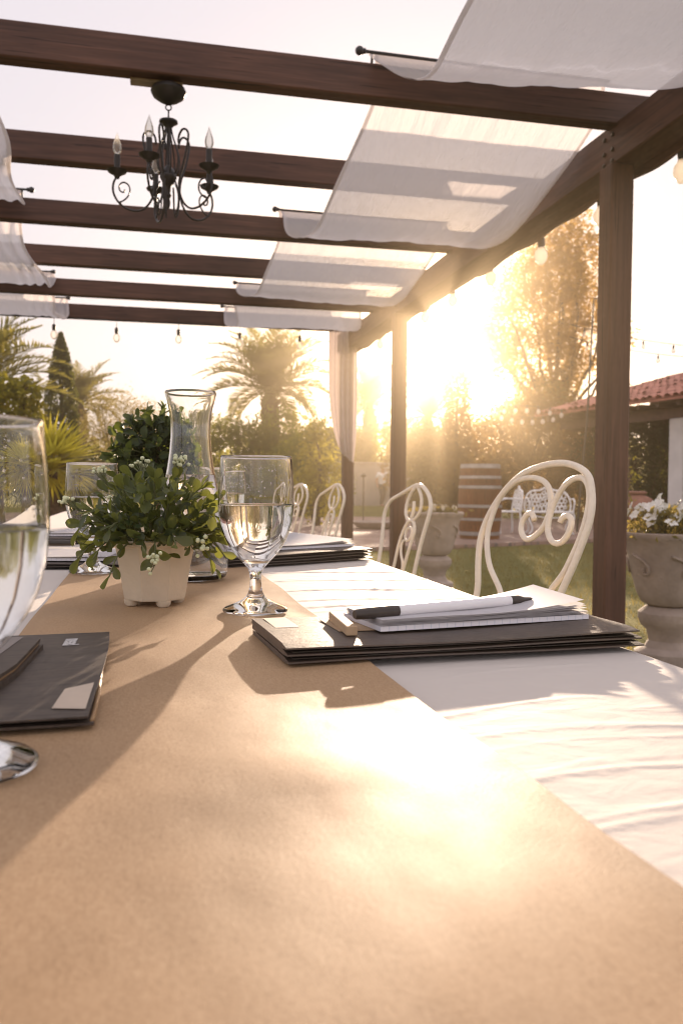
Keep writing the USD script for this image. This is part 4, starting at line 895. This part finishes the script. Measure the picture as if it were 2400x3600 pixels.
# ================================================================== TREES AND PLANTS
def limb(rng, p, q, r0, r1, k=5, wob=.06):
    p, q = V(p), V(q); t = np.linspace(0, 1, k)[:, None]; L = np.linalg.norm(q - p)
    P = p + (q - p) * t + rng.normal(0, wob * L, (k, 3)) * (t * (1 - t) * 2); return tube(P, np.linspace(r0, r1, k), 6)
def bush(name, label, cat, loc, lobes, n, size, m, seed, trunk=None, per=5, spread=.1, aspect=2.2, group=None, shell=.6):
    rg = np.random.default_rng(seed); t = thing(name, label, cat, loc, 0., group)
    lobes = [(V(c, float), V(r, float) * np.ones(3)) for c, r in lobes]
    st = []
    base = V([0, 0, -.03])
    for c, r in lobes:
        st.append(limb(rg, base + V([rg.normal(0, .05), rg.normal(0, .05), 0]), c - V([0, 0, r[2] * .1]), .045 if trunk is None else trunk, .012))
        for q in range(4): st.append(limb(rg, c - V([0, 0, r[2] * .2]), c + unit(rg.normal(size=3)) * r * .8, .016, .005, 4))
    part(t, 'trunk', cat_(st), 'bark', True)
    part(t, 'crown', leaf_cloud(rg, clumps(rg, in_lobes(rg, lobes, n // per, shell), per, spread), size, aspect), m)
    return t
def palm(name, label, loc, h, L, nf, seed, tr=.26, m='palm_leaf', group='date palms', droop=1.0, nl=42):
    rg = np.random.default_rng(seed); t = thing(name, label, 'palm tree', loc, 0., group)
    zz = np.linspace(-.05, h, 26); rr = tr * (1 + .12 * np.abs(np.sin(zz * 9))) * np.interp(zz, [0, h * .5, h * .82, h], [1.15, .95, 1.25, .5])
    part(t, 'trunk', tube(np.stack([.03 * np.sin(zz), 0 * zz, zz], 1), rr, 12), 'palm_bark', 50)
    boots = []
    for k in range(46):
        a = k * 2.4; z_ = h * rg.uniform(.62, .99); r_ = tr * 1.15; d = V([math.cos(a), math.sin(a), 0])
        boots.append(tube([d * r_ * .8 + V([0, 0, z_ - .05]), d * (r_ + .10) + V([0, 0, z_ + .10])], [.06, .03], 5))
    part(t, 'leaf_stub', cat_(boots), 'palm_bark', kind='stuff')
    for k in range(nf):
        a = k * 2.399963 + rg.normal(0, .1); e = rad(np.interp(k / nf, [0, .35, .7, 1], [84, 60, 26, -20]) + rg.normal(0, 6)); ln = L * rg.uniform(.85, 1.1) * (1 if e > 0 else .85)
        d = V([math.cos(a), math.sin(a), 0]); u = np.linspace(0, 1, nl); c = .62 * droop + .3 * rg.random()
        th_ = e - c * 1.25 * u ** 1.3; step = ln / (nl - 1)
        x = np.concatenate([[0], np.cumsum(np.cos(th_[:-1]) * step)]); z_ = np.concatenate([[0], np.cumsum(np.sin(th_[:-1]) * step)])
        R = d * (x + .08)[:, None] + V([0, 0, 1.]) * (z_ + h - .05)[:, None]
        tg = unit(np.gradient(R, axis=0)); sd = V([-d[1], d[0], 0]); nr = np.cross(sd, tg)
        w = ln * .25 * np.clip(np.sin(np.pi * (u * .93 + .07) ** .75), .12, 1); vs, fs = [], []
        for sgn in (-1, 1):
            B = R[3:]; tip = B + (tg[3:] * .72 + sgn * sd * .72 + nr[3:] * -.22 + rg.normal(0, .09, B.shape)) * w[3:, None]
            wd = tg[3:] * (.012 + .008 * L); mid = (B + tip) / 2 + nr[3:] * .02
            o = len(B); vs.append(np.stack([B - wd * .6, B + wd * .6, mid + wd, tip, mid - wd], 1).reshape(-1, 3)); kk = np.arange(o)[:, None] * 5 + (0 if sgn < 0 else o * 5)
            fs.append(np.vstack([kk + V([0, 1, 2]), kk + V([0, 2, 4]), kk + V([4, 2, 3])]))
        v1, f1 = tube(R, np.linspace(.024, .006, nl), 4); n1 = len(v1)
        part(t, 'frond', (np.vstack([v1] + vs), np.vstack([f1] + [q + n1 for q in fs])), m)
    return t
palm('date_palm', 'date palm with full crown above the carafe, left of the drape', (4.39, 32., 0), 4.5, 2.9, 60, 3, .27, droop=1.2)
palm('date_palm', 'tall date palm at the left edge behind the golden leaves', (-4.0, 21.3, 0), 3.05, 2.45, 44, 4, .28, droop=1.15)
palm('date_palm', 'small distant palm peeking out right of the cypress', (-3.2, 41., 0), 4.6, 2.3, 34, 5, .3)
palm('date_palm', 'backlit palm below the sun between the two right posts', (11.3, 43.8, 0), 5.2, 2.9, 36, 6, .3)
palm('date_palm', 'hazy palm in the sun glare right of the far posts', (13.6, 41., 0), 4.4, 2.4, 34, 8, .3)
# bright fan palm / yucca
fp = thing('fan_palm', 'low yellow-green spiky palm glowing behind the left goblets', 'palm', (-1.38, 12.7, 0)); rg = np.random.default_rng(8)
part(fp, 'trunk', tube([(0, 0, -.05), (0, 0, 1.08)], [.12, .09], 10), 'palm_bark', True)
for k in range(60):
    a = k * 2.4; e = rad(np.interp(k / 60, [0, 1], [80, -25])); ln = rg.uniform(.6, .95); d = V([math.cos(a) * math.cos(e), math.sin(a) * math.cos(e), math.sin(e)]); s_ = unit(np.cross(d, [0, 0, 1.])); b = V([0, 0, 1.08]); vs, fs = [], []
    for q in range(9):
        an = (q - 4) * .17; dd = d * math.cos(an) + s_ * math.sin(an); o = b + d * ln * .35; tp_ = o + dd * ln * .7 - V([0, 0, .1 * rg.random() + .10]); sd = np.cross(dd, np.cross(d, s_)); sd = unit(sd) * .018
        vs.append(V([o - sd * .5, o + sd * .5, (o + tp_) / 2 + sd, tp_, (o + tp_) / 2 - sd])); fs.append(V([[0, 1, 2], [0, 2, 4], [4, 2, 3]]) + 5 * q)
    v1, f1 = tube([b, b + d * ln * .36], .006, 4)
    part(fp, 'frond', (np.vstack([v1] + vs), np.vstack([f1] + [x + len(v1) for x in fs])), 'palm_fan')
# cypress
rg = np.random.default_rng(9)
def cypress(label, loc, h, r, seed, m='leaf_dark', n=5200, tips=(.95, 1., .85, .5, .04), rag=.02):
    rg = np.random.default_rng(seed); t = thing('cypress_tree', label, 'tree', loc, 0., None)
    part(t, 'trunk', tube([(0, 0, -.05), (.02, 0, h * .9)], [.12, .02], 8), 'bark', True)
    u = rg.uniform(0, 1, n) ** 1.15; prof = r * np.clip(np.minimum((u + .03) / .10, 1), 0, 1) * np.interp(u, [0, .25, .6, .85, 1], tips) * (1 + 4 * rag * np.sin(u * 31 + seed) * np.sin(u * 12)); a = rg.uniform(0, 6.28, n); q = np.sqrt(rg.uniform(.25, 1.05, n)) * prof
    part(t, 'crown', leaf_cloud(rg, np.stack([q * np.cos(a), q * np.sin(a), .25 + u * (h - .25)], 1) + rg.normal(0, 1, (n, 3)) * rag, .13, 2.6, up_bias=1.6), m)
cypress('slim dark cypress at left, just right of the golden bush', (-2.57, 26.3, 0), 5.25, .56, 1, n=8000)
cypress('column-shaped tree in the sun glare left of the barrel', (8.38, 22.8, 0), 4.2, .40, 2, 'leaf_rust', 4200, (.7, .9, 1., .95, .55), .07)
# golden broad-leaved bush at left
bush('golden_bush', 'golden-lit broad-leaved bush at the left edge', 'bush', (-2.25, 14.9, 0), [((0, 0, 2.1), (.5, .5, .45)), ((.22, .1, 1.75), (.4, .4, .4)), ((-.4, 0, 2.3), (.5, .5, .4)), ((-.5, 0, 1.6), (.5, .5, .5)), ((.2, 0, 2.45), (.25, .25, .2)), ((-.1, 0, 1.1), (.5, .5, .5))], 2600, .13, 'leaf_gold', 12, per=4, spread=.09, aspect=1.7)
bush('dark_hedge', 'dark clipped hedge behind the left goblets', 'hedge', (-2.2, 27.2, 0), [((-1.2, 0, .9), (1.0, .7, 1.0)), ((0, 0, 1.0), (1., .7, 1.1)), ((1.1, 0, .8), (.9, .7, .9)), ((-2.4, 0, .9), (1., .7, 1.))], 9000, .12, 'leaf_dark', 13, per=6)
bush('airy_tree', 'airy fine-leaved tree between cypress and carafe', 'tree', (-1.1, 31.1, 0), [((0, 0, 3.2), (1.2, 1., .9)), ((-.9, 0, 2.5), (.8, .8, .7)), ((1.0, 0, 2.9), (1., .9, .9)), ((.4, 0, 2.2), (1.4, 1., .8)), ((1.6, 0, 2.1), (1., .8, .8)), ((-.6, 0, 3.6), (.5, .5, .4))], 15000, .10, 'leaf_olive', 14, per=6, spread=.14, aspect=4., shell=0.)
bush('garden_shrub', 'wide green shrub right behind the carafe, below the date palm', 'shrub', (2.6, 27.5, 0), [((-1.4, 0, 1.7), (1.1, .9, 1.1)), ((-.7, .3, 2.5), (.8, .7, .6)), ((1.5, .3, 2.7), (.8, .7, .7)), ((0, 0, 1.9), (1.2, .9, 1.1)), ((1.3, .2, 1.6), (1.1, .9, 1.2)), ((.6, .1, 2.3), (.8, .7, .6)), ((-.5, 0, .7), (1.4, .9, .8)), ((1., 0, .6), (1.2, .9, .8)), ((-2.4, 0, 1.0), (.9, .8, 1.))], 21000, .12, 'leaf_hedge', 15, per=6)
bush('garden_shrub', 'green shrub left of the far drape under the palm crown', 'shrub', (4.3, 25.0, 0), [((0, 0, 1.5), (.9, .8, .9)), ((.6, .1, 2.1), (.7, .6, .7)), ((-.6, 0, 1.0), (.9, .8, .9)), ((.7, 0, .8), (.9, .7, .8))], 8000, .11, 'leaf_hedge', 16, per=5)
bush('garden_shrub', 'bright leafy shrub just left of the far corner post', 'shrub', (3.42, 17.7, 0), [((0, 0, 1.5), (.42, .4, .5)), ((.18, 0, 1.05), (.45, .4, .45)), ((-.25, 0, .85), (.45, .4, .4)), ((.1, 0, .5), (.5, .4, .4)), ((-.05, 0, 2.0), (.25, .25, .25))], 2600, .085, 'leaf_gold', 17, per=5, spread=.07, aspect=1.7)
bush('garden_shrub', 'hazy shrubs in the glare above the walking person', 'shrub', (11.2, 40.5, 0), [((-1.8, 0, 2.2), (1.5, 1., 1.4)), ((0, 0, 2.6), (1.7, 1., 1.5)), ((2., 0, 2.4), (1.6, 1., 1.5)), ((1., 0, 3.5), (1.2, .9, .8)), ((-.6, 0, 1.), (2., 1., 1.))], 12000, .17, 'leaf_hedge', 18, per=6, spread=.15)
bush('garden_shrub', 'backlit olive shrub behind the far stone urn', 'shrub', (8.5, 25.2, 0), [((-.35, 0, 1.6), (.65, .8, .9)), ((.2, 0, 1.9), (.8, .8, .9)), ((0, 0, .9), (.9, .8, .9)), ((.9, 0, 1.0), (.8, .7, .9))], 7000, .11, 'leaf_olive', 19, per=5)
bush('russet_shrub', 'large russet-green shrub behind the barrel and the white seats', 'shrub', (9.9, 21.2, 0), [((-1.2, 0, 1.6), (1., .8, 1.1)), ((-.2, 0, 2.2), (1., .8, 1.)), ((.9, 0, 2.4), (1., .8, 1.)), ((1.7, -.2, 1.8), (.9, .8, 1.)), ((0, 0, 1.), (1.6, .8, .9)), ((1.4, -.2, .9), (1.2, .8, .9)), ((.2, 0, 3.0), (.6, .6, .4))], 17000, .11, 'leaf_rust', 20, per=6)
bush('garden_shrub', 'tall dark shrubs under the tall tree, beyond the russet shrub', 'shrub', (13.2, 30.5, 0), [((-3.2, .4, 1.6), (1.5, 1., 1.6)), ((-1.6, .2, 2.0), (1.5, 1., 1.7)), ((0, 0, 2.3), (1.5, 1., 1.8)), ((1.7, 0, 2.0), (1.5, 1., 1.8)), ((3.2, -.3, 1.8), (1.4, 1., 1.7)), ((-.6, 0, .9), (3., 1., 1.)), ((.6, 0, 3.6), (1., .8, .8))], 24000, .15, 'leaf_rust', 24, per=6, spread=.12)
bush('garden_shrub', 'shrubs behind the walking person left of the sun', 'shrub', (8.6, 41.5, 0), [((-2.4, 0, 2.0), (1.5, 1., 1.5)), ((-.8, 0, 2.4), (1.5, 1., 1.6)), ((.8, 0, 2.2), (1.5, 1., 1.6)), ((-1., 0, .9), (2.6, 1., 1.))], 12000, .17, 'leaf_olive', 25, per=6, spread=.15)
bush('olive_tree', 'silvery small tree left of the leaning pole, before the tall tree', 'tree', (10.6, 22.6, 0), [((-.4, 0, 3.0), (.8, .7, .6)), ((.5, 0, 3.2), (.8, .7, .7)), ((1.1, -.1, 2.7), (.6, .6, .6))], 4200, .10, 'leaf_olive', 21, per=5, spread=.12, aspect=3.5)
# tall airy tree at right
tt_ = thing('tall_tree', 'tall airy golden-lit tree between the sun and the front post', 'tree', (13.3, 27.5, 0)); rg = np.random.default_rng(41)
e1 = V([math.cos(YAW), -math.sin(YAW), 0])
def T(dx, dz, dy=0.): return e1 * (dx * 1.12 - .35) + V([0, 0, dz]) + V([e1[1] * -1, e1[0], 0]) * dy
tree_lobes = [(T(1.0, 9.9), .75), (T(.4, 9.1, .5), .9), (T(1.25, 8.9, -.4), .9), (T(-.3, 8.2, .3), .85), (T(.7, 7.9, -.5), 1.0), (T(1.5, 7.8, .4), .8), (T(-1.1, 7.3, 0.), .75), (T(-.2, 7.1, -.6), .9), (T(1.0, 6.8, .6), .95), (T(-1.5, 6.3, .2), .7), (T(-.6, 6.0, .4), .85), (T(.5, 5.8, -.4), .9),
              (T(1.6, 6.6, 0.), .7), (T(2.3, 7.1, .2), .55), (T(2.6, 6.2, 0), .5), (T(1.3, 5.4, .3), .8), (T(-1.1, 5.3, 0), .7), (T(-.2, 4.7, .3), .8), (T(.8, 4.5, -.3), .8), (T(2.4, 5.3, .3), .5)]
br_ = [limb(rg, T(.9, -.05), T(.7, 3.0), .20, .14, 6, .03)]
fork = T(.7, 3.0)
for c, r in tree_lobes:
    mid = fork + (V(c) - fork) * .55 + rg.normal(0, .15, 3); br_ += [limb(rg, fork, mid, .085, .05, 5), limb(rg, mid, c, .05, .018, 5)]
    for q in range(5): br_.append(limb(rg, c, V(c) + unit(rg.normal(size=3)) * r * .85, .016, .005, 4))
part(tt_, 'trunk', cat_(br_), 'bark', True)
P = in_lobes(rg, [(V(c), V([r, r, r * .9])) for c, r in tree_lobes], 4200, 0.)
part(tt_, 'crown', leaf_cloud(rg, clumps(rg, P, 7, .13), .15, 2.8), 'leaf_tree')
bush('bare_tree', 'small sparse tree showing above the tiled roof', 'tree', (14.4, 24.4, 0), [((0, 0, 3.7), (.35, .35, .55)), ((-.5, 0, 3.3), (.4, .4, .3))], 260, .13, 'leaf_olive', 43, per=4, spread=.08)
# vine on the house porch and by the post
bush('porch_vine', 'dark vine filling the porch opening between post and white pillar', 'vine', (10.9, 17.6, 0), [((.2, -.5, 1.6), (.4, .6, .8)), ((.1, .5, 1.5), (.5, .9, 1.0)), ((.2, -.2, .6), (.5, 1., .6)), ((.1, 1.5, 1.5), (.5, .8, 1.)), ((.5, 2.6, 1.5), (.8, .8, 1.1)), ((.3, .6, 2.1), (.5, 1.2, .5))], 10000, .10, 'leaf_dark', 44, per=5)
bush('vine_sprig', 'small golden-lit vine sprigs sticking out right of the front post', 'plant', (5.35, 8.9, 0), [((.03, 0, 1.02), (.10, .08, .10)), ((0, 0, .85), (.06, .06, .16)), ((.02, 0, 1.22), (.04, .04, .08)), ((0, 0, .62), (.05, .05, .16))], 170, .05, 'leaf_gold', 45, trunk=.008, per=3, spread=.03)
# far belt of trees that closes the garden
rg = np.random.default_rng(50); lob = []
for k in range(120):
    a = rad(rg.uniform(-48, 62)); d = rg.uniform(58, 74); s_ = rg.uniform(2.2, 3.6); lob.append((V([d * math.sin(a), d * math.cos(a), s_ * rg.uniform(.35, .6)]), V([s_, s_, s_ * rg.uniform(.8, 1.1)])))
single('tree_belt', leaf_cloud(rg, clumps(rg, in_lobes(rg, lob, 9000, .6), 5, .3), .55, 1.8), 'leaf_hedge', 'far belt of green trees closing off the garden', 'trees', kind='stuff')

# thin golden evening haze over the garden
mat('haze', {'v': ('principled_volume', dict(color=(.98, .82, .58), density=HAZE, anisotropy=.90))}, [], None, 'v.volume')
single('haze', box((-90, -30, -1.2), (90, 95, 14)), 'haze', None, None, kind='stuff')
